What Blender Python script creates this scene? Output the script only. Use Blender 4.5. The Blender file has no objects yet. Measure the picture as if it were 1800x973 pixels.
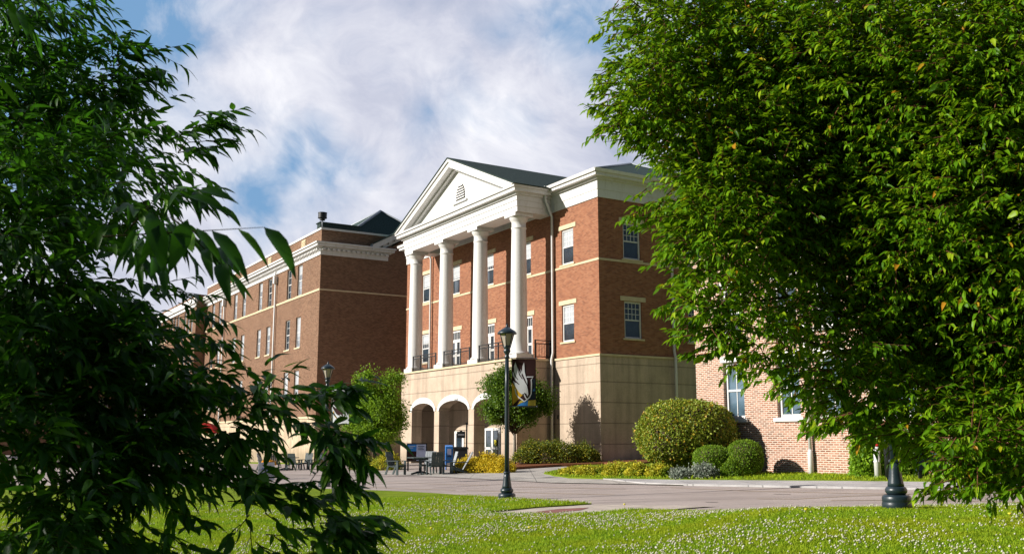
import bpy, bmesh, math, random
import numpy as np
from mathutils import Vector, Matrix
from mathutils.geometry import tessellate_polygon
rng = np.random.default_rng(7)
random.seed(7)
S = bpy.context.scene
COL = S.collection
# ------------------------------------------------------------------ camera maths
F0, CX, CY, HC = 1700.0, 900.0, 486.5, 1.43
TH = math.atan(284 / 1700)
FW = np.array([0, math.cos(TH), math.sin(TH)]); UP = np.array([0, -math.sin(TH), math.cos(TH)]); RT = np.array([1., 0, 0])
CAM = np.array([0, 0, HC])
def ray(u, v): return RT * (u - CX) + UP * (CY - v) + FW * F0
def projn(P):
    d = np.atleast_2d(P) - CAM; z = d @ FW; z = np.where(np.abs(z) < 1e-6, 1e-6, z)
    return CX + F0 * (d @ RT) / z, CY - F0 * (d @ UP) / z, z
def at_depth(u, v, D):
    r = ray(u, v); return CAM + r * (D / r[1])
def sm(t): t = np.clip(t, 0, 1); return t * t * (3 - 2 * t)
def g(x, y):
    x = np.asarray(x, float); y = np.asarray(y, float)
    b = 0.03 * np.clip(x, -30, 14)
    k = np.where(y > 13.8, np.exp(-((y - 13.8) / 2.2) ** 2), np.exp(-((y - 13.8) / 6.0) ** 2))
    m = np.maximum(0, .385 - b) * sm((x - 1.2) / 3.0) * k * (1 - sm((x - 16) / 10))
    return b + m
def ground(u, v, mound=False):
    r = ray(u, v); r = r / r[1]
    if not mound:
        # plane 0.03 x (clamped)
        t = HC / (0.03 * r[0] - r[2]); p = CAM + r * t
        if p[0] > 14: t = (HC - .42) / (-r[2]); p = CAM + r * t
        return p
    t = 3.0
    while t < 400:
        p = CAM + r * t
        if p[2] <= g(p[0], p[1]): return p
        t += .02
    return p
AZ = math.radians(-31.1)
uA = np.array([math.sin(AZ), math.cos(AZ), 0]); uB = np.array([uA[1], -uA[0], 0])
ROT = math.atan2(-uA[1], -uA[0])      # local x = -a, local y = b
WP = np.array([4.74, 52, 0.]); LP = np.array([-15.28, 76, 0.]); PP = np.array([9.78, 30.65, 0.])
SUN_AZ, SUN_EL = math.radians(-102), math.radians(25.5)

# ------------------------------------------------------------------ materials
def mat(name, rough=.8, spec=.3):
    m = bpy.data.materials.new(name); m.use_nodes = True
    nt = m.node_tree; b = nt.nodes['Principled BSDF']
    b.inputs['Roughness'].default_value = rough; b.inputs['Specular IOR Level'].default_value = spec
    return m, nt, b
def N(nt, t, **kw):
    n = nt.nodes.new(t)
    for k, v in kw.items():
        if k in n.inputs: n.inputs[k].default_value = v
        else: setattr(n, k, v)
    return n
def L(nt, a, b): nt.links.new(a, b)
def c4(c): return (c[0], c[1], c[2], 1)
def mixc(nt, fac, a, b, blend='MIX'):
    n = nt.nodes.new('ShaderNodeMix'); n.data_type = 'RGBA'; n.blend_type = blend
    for i, v in ((0, fac), (6, a), (7, b)):
        if hasattr(v, 'links'): nt.links.new(v, n.inputs[i])
        else: n.inputs[i].default_value = v if i == 0 else c4(v)
    return n.outputs[2]
def math_(nt, op, a, b=None, c=None):
    n = nt.nodes.new('ShaderNodeMath'); n.operation = op
    for i, v in enumerate((a, b, c)):
        if v is None: continue
        if hasattr(v, 'links'): nt.links.new(v, n.inputs[i])
        else: n.inputs[i].default_value = v
    return n.outputs[0]
def ramp(nt, fac, stops):
    r = nt.nodes.new('ShaderNodeValToRGB'); L(nt, fac, r.inputs[0])
    while len(r.color_ramp.elements) < len(stops): r.color_ramp.elements.new(.5)
    for e, (p, c) in zip(r.color_ramp.elements, stops):
        e.position = p; e.color = c4(c) if not isinstance(c, float) else (c, c, c, 1)
    return r.outputs[0]
def noise(nt, vec, scale, detail=4, rough=.6, w=None):
    n = N(nt, 'ShaderNodeTexNoise', Scale=scale, Detail=detail, Roughness=rough)
    if vec is not None: L(nt, vec, n.inputs['Vector'])
    return n.outputs[0]
def objco(nt): return nt.nodes.new('ShaderNodeTexCoord').outputs['Object']
def bump(nt, b, h, strength=.3, dist=.02):
    n = N(nt, 'ShaderNodeBump', Strength=strength, Distance=dist); L(nt, h, n.inputs['Height']); L(nt, n.outputs[0], b.inputs['Normal'])

def brick_mat(name, c1, c2, c3, mortar, ms=.012, stain=.35, row=.0677):
    m, nt, b = mat(name, .85, .2)
    co = objco(nt); sep = nt.nodes.new('ShaderNodeSeparateXYZ'); L(nt, co, sep.inputs[0])
    cmb = nt.nodes.new('ShaderNodeCombineXYZ'); L(nt, math_(nt, 'ADD', sep.outputs[0], sep.outputs[1]), cmb.inputs[0]); L(nt, sep.outputs[2], cmb.inputs[1])
    br = N(nt, 'ShaderNodeTexBrick', Scale=1.0, **{'Mortar Size': ms, 'Brick Width': .22, 'Row Height': row, 'Mortar Smooth': .2, 'Bias': 0.0})
    br.inputs['Color1'].default_value = (0, 0, 0, 1); br.inputs['Color2'].default_value = (1, 1, 1, 1); br.inputs['Mortar'].default_value = (.5, .5, .5, 1)
    L(nt, cmb.outputs[0], br.inputs['Vector'])
    # second per-brick value: patches
    n1 = noise(nt, co, .45, 6, .65)
    n2 = noise(nt, co, 2.8, 3, .7)
    f = math_(nt, 'ADD', math_(nt, 'MULTIPLY', br.outputs[0], .72), math_(nt, 'MULTIPLY', math_(nt, 'SUBTRACT', math_(nt, 'ADD', n1, math_(nt, 'MULTIPLY', n2, .5)), .5), .5))
    col = ramp(nt, f, [(0.05, c1), (.45, c2), (.95, c3)])
    st = ramp(nt, noise(nt, co, .18, 5, .7), [(.3, 1.0 - stain), (.65, 1.0)])
    col = mixc(nt, 1.0, col, st, 'MULTIPLY')
    mo = mixc(nt, noise(nt, co, 1.2, 4, .6), tuple(x * .8 for x in mortar), tuple(min(1, x * 1.15) for x in mortar))
    col = mixc(nt, br.outputs[1], col, mo)
    L(nt, col, b.inputs['Base Color'])
    bump(nt, b, math_(nt, 'SUBTRACT', 1.0, br.outputs[1]), .5, .008)
    return m
def plain(name, c, rough=.7, spec=.3, var=.12, scale=3, metallic=0, bmp=0, bscale=60):
    m, nt, b = mat(name, rough, spec)
    co = objco(nt)
    f = noise(nt, co, scale, 6, .65)
    lo = tuple(max(0, x * (1 - var)) for x in c); hi = tuple(min(1, x * (1 + var)) for x in c)
    L(nt, ramp(nt, f, [(.3, lo), (.7, hi)]), b.inputs['Base Color'])
    b.inputs['Metallic'].default_value = metallic
    if bmp: bump(nt, b, noise(nt, co, bscale, 4, .7), bmp, .01)
    return m
def stucco_mat(name, c, joints, jw=.025):
    m, nt, b = mat(name, .9, .15)
    co = objco(nt); sep = nt.nodes.new('ShaderNodeSeparateXYZ'); L(nt, co, sep.inputs[0])
    f = noise(nt, co, 1.1, 7, .65); f2 = noise(nt, co, 14, 4, .75)
    col = ramp(nt, math_(nt, 'ADD', math_(nt, 'MULTIPLY', f, .5), math_(nt, 'MULTIPLY', f2, .5)), [(.32, tuple(x * .74 for x in c)), (.66, tuple(min(1, x * 1.14) for x in c))])
    # vertical weather streaks
    mp = N(nt, 'ShaderNodeMapping'); mp.inputs['Scale'].default_value = (1.4, 1.4, .12); L(nt, co, mp.inputs[0])
    col = mixc(nt, 1.0, col, ramp(nt, noise(nt, mp.outputs[0], 1.6, 5, .6), [(.32, .76), (.6, 1.04)]), 'MULTIPLY')
    # splash stains near the foot
    z0 = sep.outputs[2]
    ft = math_(nt, 'ADD', z0, math_(nt, 'MULTIPLY', f, .8))
    col = mixc(nt, 1.0, col, ramp(nt, math_(nt, 'MULTIPLY', ft, .5), [(.3, .7), (.62, 1.0)]), 'MULTIPLY')
    tot = None
    for z in joints:
        d = math_(nt, 'LESS_THAN', math_(nt, 'ABSOLUTE', math_(nt, 'SUBTRACT', sep.outputs[2], z)), jw)
        tot = d if tot is None else math_(nt, 'MAXIMUM', tot, d)
    if tot is not None:
        col = mixc(nt, math_(nt, 'MULTIPLY', tot, .6), col, tuple(x * .3 for x in c))
        h = math_(nt, 'SUBTRACT', math_(nt, 'MULTIPLY', f2, .3), tot)
    else: h = math_(nt, 'MULTIPLY', f2, .3)
    L(nt, col, b.inputs['Base Color'])
    bump(nt, b, h, .6, .02)
    return m
def glass_mat(name, c, rough=.06, var=True):
    m, nt, b = mat(name, rough, 1.0)
    b.inputs['IOR'].default_value = 1.6
    co = objco(nt)
    f = noise(nt, co, .9, 3, .5)
    L(nt, ramp(nt, f, [(.35, tuple(x * .55 for x in c)), (.68, tuple(x * 1.5 for x in c))]), b.inputs['Base Color'])
    bump(nt, b, noise(nt, co, 1.7, 2, .5), .12, .05)
    return m
def leaf_mat(name, stops, rough=.45, trans=.35, tint=(.22, .42, .02), spec=.4, big=None):
    m, nt, b = mat(name, rough, spec)
    geo = nt.nodes.new('ShaderNodeNewGeometry')
    f = geo.outputs['Random Per Island']
    col = ramp(nt, f, stops)
    if big:
        n = noise(nt, objco(nt), big[0], 3, .6)
        col = mixc(nt, ramp(nt, n, [(.42, 0.0), (.62, 1.0)]), col, big[1])
    L(nt, col, b.inputs['Base Color'])
    tr = N(nt, 'ShaderNodeBsdfTranslucent'); L(nt, mixc(nt, .55, col, tint), tr.inputs[0])
    mx = N(nt, 'ShaderNodeMixShader'); mx.inputs[0].default_value = trans
    L(nt, b.outputs[0], mx.inputs[1]); L(nt, tr.outputs[0], mx.inputs[2])
    L(nt, mx.outputs[0], nt.nodes['Material Output'].inputs[0])
    return m

M = {}
M['brick_main'] = brick_mat('orange brick', (.20, .05, .022), (.345, .108, .047), (.46, .185, .09), (.40, .28, .195), .009, .14)
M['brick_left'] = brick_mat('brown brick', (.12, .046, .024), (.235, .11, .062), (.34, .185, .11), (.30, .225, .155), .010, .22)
M['brick_pink'] = brick_mat('old pink brick', (.20, .08, .05), (.43, .165, .095), (.56, .31, .22), (.68, .58, .47), .0155, .14, .0677)
M['stucco'] = stucco_mat('cast stone', (.60, .475, .36), [4.45, 3.35, 2.25, 1.15, 5.42])
M['stucco_left'] = stucco_mat('pale stone base', (.66, .52, .36), [2.6])
M['stone'] = plain('stone trim', (.70, .58, .38), .85, .2, .12, 2, 0, .2)
def white_mat():
    m, nt, b = mat('white paint', .5, .35); co = objco(nt)
    mp = N(nt, 'ShaderNodeMapping'); mp.inputs['Scale'].default_value = (2.2, 2.2, .25); L(nt, co, mp.inputs[0])
    f = math_(nt, 'ADD', math_(nt, 'MULTIPLY', noise(nt, mp.outputs[0], 1.5, 6, .7), .6), math_(nt, 'MULTIPLY', noise(nt, co, 9, 5, .7), .4))
    L(nt, ramp(nt, f, [(.34, (.66, .64, .59)), (.50, (.80, .79, .77))]), b.inputs['Base Color']); bump(nt, b, noise(nt, co, 20, 4, .7), .1, .01); return m
M['white'] = white_mat()
M['white_arch'] = plain('white arch band', (.80, .79, .76), .6, .3, .06, 2)
M['shingle'] = plain('dark green shingles', (.045, .065, .060), .95, .1, .45, 9, 0, .6, 30)
M['shingle_grey'] = plain('grey shingles', (.055, .085, .078), .95, .1, .35, 9, 0, .6, 30)
M['metal_grey'] = plain('dull roof metal', (.30, .33, .36), .5, .4, .2, 2, .3)
M['black'] = plain('black metal', (.012, .014, .016), .45, .5, .3, 4)
M['lamp'] = plain('dark blue green paint', (.014, .028, .036), .35, .6, .25, 6, 0, .15, 40)
M['glass'] = glass_mat('window glass', (.035, .055, .075))
M['glass_blind'] = glass_mat('window glass over blinds', (.10, .17, .23), .15)
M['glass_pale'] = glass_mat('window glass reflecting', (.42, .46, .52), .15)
M['blind'] = plain('pale window blind', (.50, .53, .56), .35, .5, .12, 2)
M['lampglass'] = plain('frosted lamp glass', (.42, .36, .30), .2, .6, .1, 5)
M['interior'] = plain('dark interior', (.03, .028, .025), .9, .1)
M['asphalt'] = None
M['chair'] = plain('weathered dark plastic', (.06, .085, .085), .5, .4, .3, 8)
M['chair_pale'] = plain('pale worn plastic', (.42, .45, .47), .5, .4, .15, 8)
M['bark'] = plain('bark', (.10, .075, .05), .95, .1, .45, 20, 0, .8, 30)
M['bark_pale'] = plain('pale bark', (.36, .32, .26), .95, .1, .35, 12, 0, .6, 30)
M['bark_dark'] = plain('dark young bark', (.045, .040, .022), .9, .1, .4, 20)
M['twig'] = plain('red brown twig', (.14, .06, .03), .8, .2, .3, 20)
M['mulch'] = plain('bark mulch', (.22, .09, .045), 1, .05, .6, 18, 0, 1, 40)
M['maroon'] = plain('maroon banner cloth', (.035, .012, .012), .8, .2, .12)
M['gold'] = plain('gold banner cloth', (.62, .36, .03), .8, .2, .08)
M['olive'] = plain('mustard banner cloth', (.42, .33, .05), .8, .2, .08)
M['blue'] = plain('blue banner cloth', (.03, .17, .45), .8, .2, .1)
M['navy'] = plain('navy banner cloth', (.012, .022, .035), .8, .2, .1)
M['white_cloth'] = plain('white banner cloth', (.62, .64, .68), .8, .2, .06)
M['grey_mark'] = plain('pale grey mark', (.60, .60, .63), .8, .2, .03)
M['red'] = plain('red fabric', (.55, .03, .025), .8, .2, .15)
M['pale_cloth'] = plain('pale blue cloth', (.45, .58, .80), .9, .1, .2, 6)
M['yellow'] = plain('yellow plastic', (.75, .65, .05), .6, .3, .05)
M['orange'] = plain('orange petals', (.8, .36, .02), .6, .3, .2)
M['poster_blue'] = plain('blue poster', (.03, .22, .65), .4, .4, .2, 2)
M['poster_pale'] = plain('pale poster', (.45, .50, .70), .4, .4, .15, 3)
M['concrete'] = plain('concrete walk', (.52, .45, .38), .9, .15, .22, 2.2, 0, .4, 60)
M['pavers'] = plain('red pavers', (.28, .13, .11), .9, .15, .25, 3, 0, .3, 40)
M['sidewalk'] = plain('bright concrete', (.52, .50, .49), .9, .15, .12, 1.5, 0, .4, 60)
M['greypave'] = plain('grey paving', (.50, .46, .41), .9, .15, .2, 1.2, 0, .4, 70)
def jointed(key, base, dx, dy):
    m = M[key]; nt = m.node_tree; b = nt.nodes['Principled BSDF']; src = b.inputs['Base Color'].links[0].from_socket
    co = objco(nt); sep = nt.nodes.new('ShaderNodeSeparateXYZ'); L(nt, co, sep.inputs[0]); tot = None
    for i, d in ((0, dx), (1, dy)):
        q = math_(nt, 'LESS_THAN', math_(nt, 'FRACT', math_(nt, 'DIVIDE', math_(nt, 'ADD', sep.outputs[i], 100.0), d)), .03 / d)
        tot = q if tot is None else math_(nt, 'MAXIMUM', tot, q)
    st = ramp(nt, noise(nt, co, .7, 7, .75), [(.36, .72), (.56, 1.0)])
    col = mixc(nt, 1.0, src, st, 'MULTIPLY'); L(nt, mixc(nt, math_(nt, 'MULTIPLY', tot, .65), col, tuple(x * .3 for x in base)), b.inputs['Base Color'])
jointed('sidewalk', (.5, .5, .5), 1.5, 1.5); jointed('greypave', (.45, .42, .38), 2.4, 2.4)
M['line'] = plain('faded yellow road line', (.44, .34, .24), .9, .1, .2, 3)
M['crack'] = plain('tar seam', (.09, .075, .07), .9, .1, .3, 3)
def asphalt():
    m, nt, b = mat('reddish asphalt', .92, .2)
    co = objco(nt)
    f = math_(nt, 'ADD', math_(nt, 'MULTIPLY', noise(nt, co, .35, 6, .7), .6), math_(nt, 'MULTIPLY', noise(nt, co, 45, 3, .8), .4))
    mp = N(nt, 'ShaderNodeMapping'); mp.inputs['Scale'].default_value = (.12, 1.2, 1); mp.inputs['Rotation'].default_value = (0, 0, .12); L(nt, co, mp.inputs[0])
    s = noise(nt, mp.outputs[0], 1.0, 5, .65)
    col = ramp(nt, f, [(.32, (.37, .305, .275)), (.68, (.54, .46, .415))])
    col = mixc(nt, 1.0, col, ramp(nt, s, [(.35, .78), (.6, 1.0)]), 'MULTIPLY')
    L(nt, col, b.inputs['Base Color']); bump(nt, b, noise(nt, co, 80, 3, .8), .4, .01)
    return m
M['asphalt'] = asphalt()
def lawnbase():
    m, nt, b = mat('lawn soil and thatch', .95, .1)
    co = objco(nt)
    f = math_(nt, 'ADD', math_(nt, 'MULTIPLY', noise(nt, co, .5, 5, .7), .5), math_(nt, 'MULTIPLY', noise(nt, co, 25, 4, .8), .5))
    L(nt, ramp(nt, f, [(.35, (.10, .16, .008)), (.65, (.27, .36, .02))]), b.inputs['Base Color'])
    bump(nt, b, noise(nt, co, 40, 4, .8), .9, .03)
    return m
M['lawnbase'] = lawnbase()
G = lambda *a: a
M['grass'] = leaf_mat('grass blades', [(0, (.12, .25, .006)), (.5, (.29, .46, .010)), (.9, (.48, .60, .03)), (1, (.04, .12, .02))], .6, .35, (.3, .5, .03), .2, (.9, (.38, .44, .014)))
M['clover'] = leaf_mat('clover heads', [(0, (.40, .42, .22)), (.5, (.62, .60, .44)), (1, (.82, .80, .70))], .8, .2, (.8, .8, .6), .1)
M['leaf_right'] = leaf_mat('cherry leaves', [(0, (.05, .14, .004)), (.45, (.12, .29, .006)), (.84, (.23, .43, .010)), (.985, (.42, .55, .02)), (.99, (.55, .30, .015)), (1, (.62, .28, .02))], .45, .4, (.32, .48, .01), .3)
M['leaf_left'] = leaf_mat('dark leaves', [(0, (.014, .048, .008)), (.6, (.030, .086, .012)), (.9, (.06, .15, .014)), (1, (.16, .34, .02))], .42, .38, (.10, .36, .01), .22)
M['leaf_mid'] = leaf_mat('small tree leaves', [(0, (.05, .12, .008)), (.6, (.11, .22, .012)), (1, (.24, .36, .02))], .5, .3, (.25, .42, .03))
M['leaf_lime'] = leaf_mat('bright green leaves', [(0, (.10, .22, .008)), (.6, (.22, .42, .015)), (1, (.38, .58, .03))], .5, .35, (.35, .5, .03))
M['leaf_yellow'] = leaf_mat('golden leaves', [(0, (.60, .42, .012)), (.5, (.85, .62, .02)), (.94, (.90, .78, .06)), (1, (.40, .42, .03))], .6, .25, (.7, .5, .02))
M['leaf_yg'] = leaf_mat('yellow green leaves', [(0, (.30, .33, .02)), (.5, (.60, .56, .03)), (1, (.85, .72, .06))], .6, .25, (.6, .5, .03), .3, (1.6, (.17, .29, .02)))
M['leaf_hedge'] = leaf_mat('hedge leaves', [(0, (.06, .10, .010)), (.6, (.12, .18, .018)), (.85, (.36, .38, .03)), (1, (.60, .46, .03))], .5, .2, (.4, .4, .03), .3)
M['leaf_ball'] = leaf_mat('clipped yew leaves', [(0, (.12, .17, .012)), (.55, (.25, .33, .025)), (.90, (.45, .50, .05)), (.95, (.60, .32, .03)), (1, (.75, .52, .05))], .5, .2, (.35, .4, .03), .35, None)
M['leaf_box'] = leaf_mat('boxwood leaves', [(0, (.08, .16, .008)), (.6, (.17, .32, .015)), (1, (.32, .46, .03))], .5, .25, (.3, .45, .03), .3)
M['leaf_sage'] = leaf_mat('grey green leaves', [(0, (.20, .24, .18)), (.6, (.30, .36, .28)), (1, (.42, .42, .36))], .7, .15, (.3, .35, .25), .2)

# ------------------------------------------------------------------ builders
class MB:
    def __init__(s): s.v = []; s.f = []; s.m = []; s.smooth = []
    def poly(s, pts, mi=0, sm_=False):
        k = len(s.v); s.v += [tuple(map(float, p)) for p in pts]; s.f.append(tuple(range(k, k + len(pts)))); s.m.append(mi); s.smooth.append(sm_)
    def box(s, x0, x1, y0, y1, z0, z1, mi=0):
        x0, x1 = sorted((x0, x1)); y0, y1 = sorted((y0, y1)); z0, z1 = sorted((z0, z1))
        k = len(s.v)
        s.v += [(x, y, z) for z in (z0, z1) for y in (y0, y1) for x in (x0, x1)]
        for f in ((0, 2, 3, 1), (4, 5, 7, 6), (0, 1, 5, 4), (2, 6, 7, 3), (0, 4, 6, 2), (1, 3, 7, 5)):
            s.f.append(tuple(k + i for i in f)); s.m.append(mi); s.smooth.append(False)
    def prism(s, prof, fn, d0, d1, mi=0):
        """prof: list of 2D pts; fn(p, d)->3D"""
        n = len(prof); k = len(s.v)
        s.v += [tuple(map(float, fn(p, d0))) for p in prof] + [tuple(map(float, fn(p, d1))) for p in prof]
        tris = tessellate_polygon([[Vector((p[0], p[1], 0)) for p in prof]])
        for t in tris:
            s.f.append((k + t[0], k + t[1], k + t[2])); s.m.append(mi); s.smooth.append(False)
            s.f.append((k + n + t[2], k + n + t[1], k + n + t[0])); s.m.append(mi); s.smooth.append(False)
        for i in range(n):
            j = (i + 1) % n; s.f.append((k + i, k + j, k + n + j, k + n + i)); s.m.append(mi); s.smooth.append(False)
    def tube(s, pts, rad, seg=8, mi=0, cap=True, sm_=True):
        pts = [Vector(p) for p in pts]; n = len(pts)
        if not hasattr(rad, '__len__'): rad = [rad] * n
        k = len(s.v); prev = None
        for i, p in enumerate(pts):
            t = (pts[min(i + 1, n - 1)] - pts[max(i - 1, 0)]); t = t.normalized() if t.length > 1e-9 else Vector((0, 0, 1))
            if prev is None: a = t.orthogonal().normalized()
            else:
                a = prev - t * prev.dot(t); a = a.normalized() if a.length > 1e-6 else t.orthogonal().normalized()
            prev = a; b = t.cross(a)
            for q in range(seg):
                w = 2 * math.pi * q / seg; s.v.append(tuple(p + (a * math.cos(w) + b * math.sin(w)) * rad[i]))
        for i in range(n - 1):
            for q in range(seg):
                q2 = (q + 1) % seg
                s.f.append((k + i * seg + q, k + i * seg + q2, k + (i + 1) * seg + q2, k + (i + 1) * seg + q)); s.m.append(mi); s.smooth.append(sm_)
        if cap:
            s.f.append(tuple(k + q for q in range(seg))[::-1]); s.m.append(mi); s.smooth.append(False)
            s.f.append(tuple(k + (n - 1) * seg + q for q in range(seg))); s.m.append(mi); s.smooth.append(False)
    def lathe(s, prof, c=(0, 0, 0), seg=24, mi=0, flute=0, sm_=True, ph=0.):
        """prof: (r,z) list"""
        k = len(s.v); n = len(prof)
        for r, z in prof:
            for q in range(seg):
                w = 2 * math.pi * q / seg + ph
                rr = r * (1 - flute * (q % 2))
                s.v.append((c[0] + rr * math.cos(w), c[1] + rr * math.sin(w), c[2] + z))
        for i in range(n - 1):
            for q in range(seg):
                q2 = (q + 1) % seg
                s.f.append((k + i * seg + q, k + i * seg + q2, k + (i + 1) * seg + q2, k + (i + 1) * seg + q)); s.m.append(mi); s.smooth.append(sm_)
        s.f.append(tuple(k + q for q in range(seg))[::-1]); s.m.append(mi); s.smooth.append(False)
        s.f.append(tuple(k + (n - 1) * seg + q for q in range(seg))); s.m.append(mi); s.smooth.append(False)
    def build(s, name, mats, parent=None, loc=None, rot=None):
        me = bpy.data.meshes.new(name); me.from_pydata(s.v, [], s.f)
        if not isinstance(mats, (list, tuple)): mats = [mats]
        for m in mats: me.materials.append(M[m] if isinstance(m, str) else m)
        me.polygons.foreach_set('material_index', s.m); me.polygons.foreach_set('use_smooth', s.smooth); me.update()
        o = bpy.data.objects.new(name, me); COL.objects.link(o)
        if parent is not None: o.parent = parent
        if loc is not None: o.location = loc
        if rot is not None: o.rotation_euler = (0, 0, rot)
        return o
def tag(o, label=None, cat=None, group=None, kind=None):
    if label: o['label'] = label
    if cat: o['category'] = cat
    if group: o['group'] = group
    if kind: o['kind'] = kind
    return o
def empty(name, loc, rz=0, label=None, cat=None, group=None):
    o = bpy.data.objects.new(name, None); COL.objects.link(o); o.location = tuple(map(float, loc)); o.rotation_euler = (0, 0, rz)
    o.empty_display_size = .3
    return tag(o, label, cat, group)
def mobj(name, me, parent, loc=(0, 0, 0), rz=0):
    o = bpy.data.objects.new(name, me); COL.objects.link(o); o.parent = parent; o.location = loc; o.rotation_euler = (0, 0, rz); return o
def copy_tree(src):
    c = src.copy(); COL.objects.link(c)
    for ch in list(src.children):
        d = ch.copy(); COL.objects.link(d); d.parent = c
        for gch in list(ch.children):
            e = gch.copy(); COL.objects.link(e); e.parent = d
    return c
def bigmesh(name, V, Fq, mats, mi=None, smooth=False, parent=None, tri=False):
    """V (n,3) array, Fq (m,k) array of k-gons"""
    me = bpy.data.meshes.new(name)
    k = Fq.shape[1]; m = len(Fq)
    me.vertices.add(len(V)); me.vertices.foreach_set('co', np.ascontiguousarray(V, dtype=np.float32).ravel())
    me.loops.add(m * k); me.loops.foreach_set('vertex_index', np.ascontiguousarray(Fq, dtype=np.int32).ravel())
    me.polygons.add(m); me.polygons.foreach_set('loop_start', np.arange(0, m * k, k, dtype=np.int32)); me.polygons.foreach_set('loop_total', np.full(m, k, dtype=np.int32))
    for mm in mats: me.materials.append(M[mm])
    if mi is not None: me.polygons.foreach_set('material_index', np.ascontiguousarray(mi, dtype=np.int32))
    me.polygons.foreach_set('use_smooth', np.full(m, smooth)); me.update(calc_edges=True)
    o = bpy.data.objects.new(name, me); COL.objects.link(o)
    if parent is not None: o.parent = parent
    return o

# wall with rectangular / arched holes -----------------------------------------
def wall(mb, fn, u0, u1, z0, z1, holes, depth, mi=0, rev_mi=None):
    """fn(u,z,d)->xyz ; holes (ua,ub,za,zb)"""
    rev_mi = mi if rev_mi is None else rev_mi
    us = sorted({u0, u1, *[h[0] for h in holes], *[h[1] for h in holes]}); zs = sorted({z0, z1, *[h[2] for h in holes], *[h[3] for h in holes]})
    for i in range(len(us) - 1):
        for j in range(len(zs) - 1):
            cu, cz = (us[i] + us[i + 1]) / 2, (zs[j] + zs[j + 1]) / 2
            if any(h[0] < cu < h[1] and h[2] < cz < h[3] for h in holes): continue
            mb.poly([fn(us[i], zs[j], 0), fn(us[i + 1], zs[j], 0), fn(us[i + 1], zs[j + 1], 0), fn(us[i], zs[j + 1], 0)], mi)
    for a, b, c, d in holes:
        mb.poly([fn(a, c, 0), fn(a, d, 0), fn(a, d, depth), fn(a, c, depth)], rev_mi)
        mb.poly([fn(b, c, 0), fn(b, c, depth), fn(b, d, depth), fn(b, d, 0)], rev_mi)
        mb.poly([fn(a, c, 0), fn(a, c, depth), fn(b, c, depth), fn(b, c, 0)], rev_mi)
        mb.poly([fn(a, d, 0), fn(b, d, 0), fn(b, d, depth), fn(a, d, depth)], rev_mi)

# ---- window meshes, local: x along wall (centre 0), y inward, z up from bottom
def win_mesh(w, h, cols, rows, lower_cols=1, lower_rows=1, fr=.09, split=.5, mull=.03, yo=.07):
    mb = MB()
    mb.box(-w/2, -w/2 + fr, yo, yo + .09, 0, h); mb.box(w/2 - fr, w/2, yo, yo + .09, 0, h)
    mb.box(-w/2 + fr, w/2 - fr, yo, yo + .09, h - fr, h); mb.box(-w/2 + fr, w/2 - fr, yo, yo + .09, 0, fr)
    zm = h * split
    mb.box(-w/2 + fr, w/2 - fr, yo + .01, yo + .08, zm - .035, zm + .035)
    iw = w - 2 * fr
    for c in range(1, cols): x = -iw/2 + iw * c / cols; mb.box(x - mull/2, x + mull/2, yo + .03, yo + .065, zm + .035, h - fr)
    for r in range(1, rows): z = zm + .035 + (h - fr - zm - .035) * r / rows; mb.box(-iw/2, iw/2, yo + .032, yo + .063, z - mull/2, z + mull/2)
    for c in range(1, lower_cols): x = -iw/2 + iw * c / lower_cols; mb.box(x - mull/2, x + mull/2, yo + .03, yo + .065, fr, zm - .035)
    for r in range(1, lower_rows): z = fr + (zm - .035 - fr) * r / lower_rows; mb.box(-iw/2, iw/2, yo + .032, yo + .063, z - mull/2, z + mull/2)
    return mb
def pane_mesh(w, h, yo=.07, fr=.09):
    mb = MB(); y = yo + .05; mb.box(-w/2 + fr, w/2 - fr, y, y + .012, fr, h - fr); return mb
_cache = {}
def cached(key, fnb, mats):
    if key not in _cache:
        o = fnb().build(key[0], mats); me = o.data; bpy.data.objects.remove(o); _cache[key] = me
    return _cache[key]
def add_window(parent, loc, rz, w, h, cols=4, rows=3, lc=1, lr=1, glass='glass', lintel='stone', lh=.25, lo=.28, sill='stone', sh=.1, split=.5, fr=.09, yo=.07, framemat='white', blind=None):
    me = cached(('window', w, h, cols, rows, lc, lr, yo, fr, framemat), lambda: win_mesh(w, h, cols, rows, lc, lr, split=split, fr=fr, yo=yo), framemat)
    o = mobj('window', me, parent, loc, rz)
    mobj('pane', cached(('pane', w, h, glass, yo, fr), lambda: pane_mesh(w, h, yo, fr), glass), o)
    if blind:
        bh = (h - 2 * fr) * random.choice(blind); 
        bm_ = MB(); bm_.box(-w/2 + fr, w/2 - fr, yo + .036, yo + .046, h - fr - bh, h - fr); bm_.build('blind', 'blind', o)
    if lintel:
        def lm(): b = MB(); b.box(-w/2 - lo, w/2 + lo, -.035, .03, h + .02, h + .02 + lh); return b
        mobj('lintel', cached(('lintel', w, h, lh, lo, lintel), lm, lintel), o)
    if sill:
        def smf(): b = MB(); b.box(-w/2 - .14, w/2 + .14, -.07, .075, -sh, -.002); return b
        mobj('sill', cached(('sill', w, sh, sill), smf, sill), o)
    return o

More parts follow.
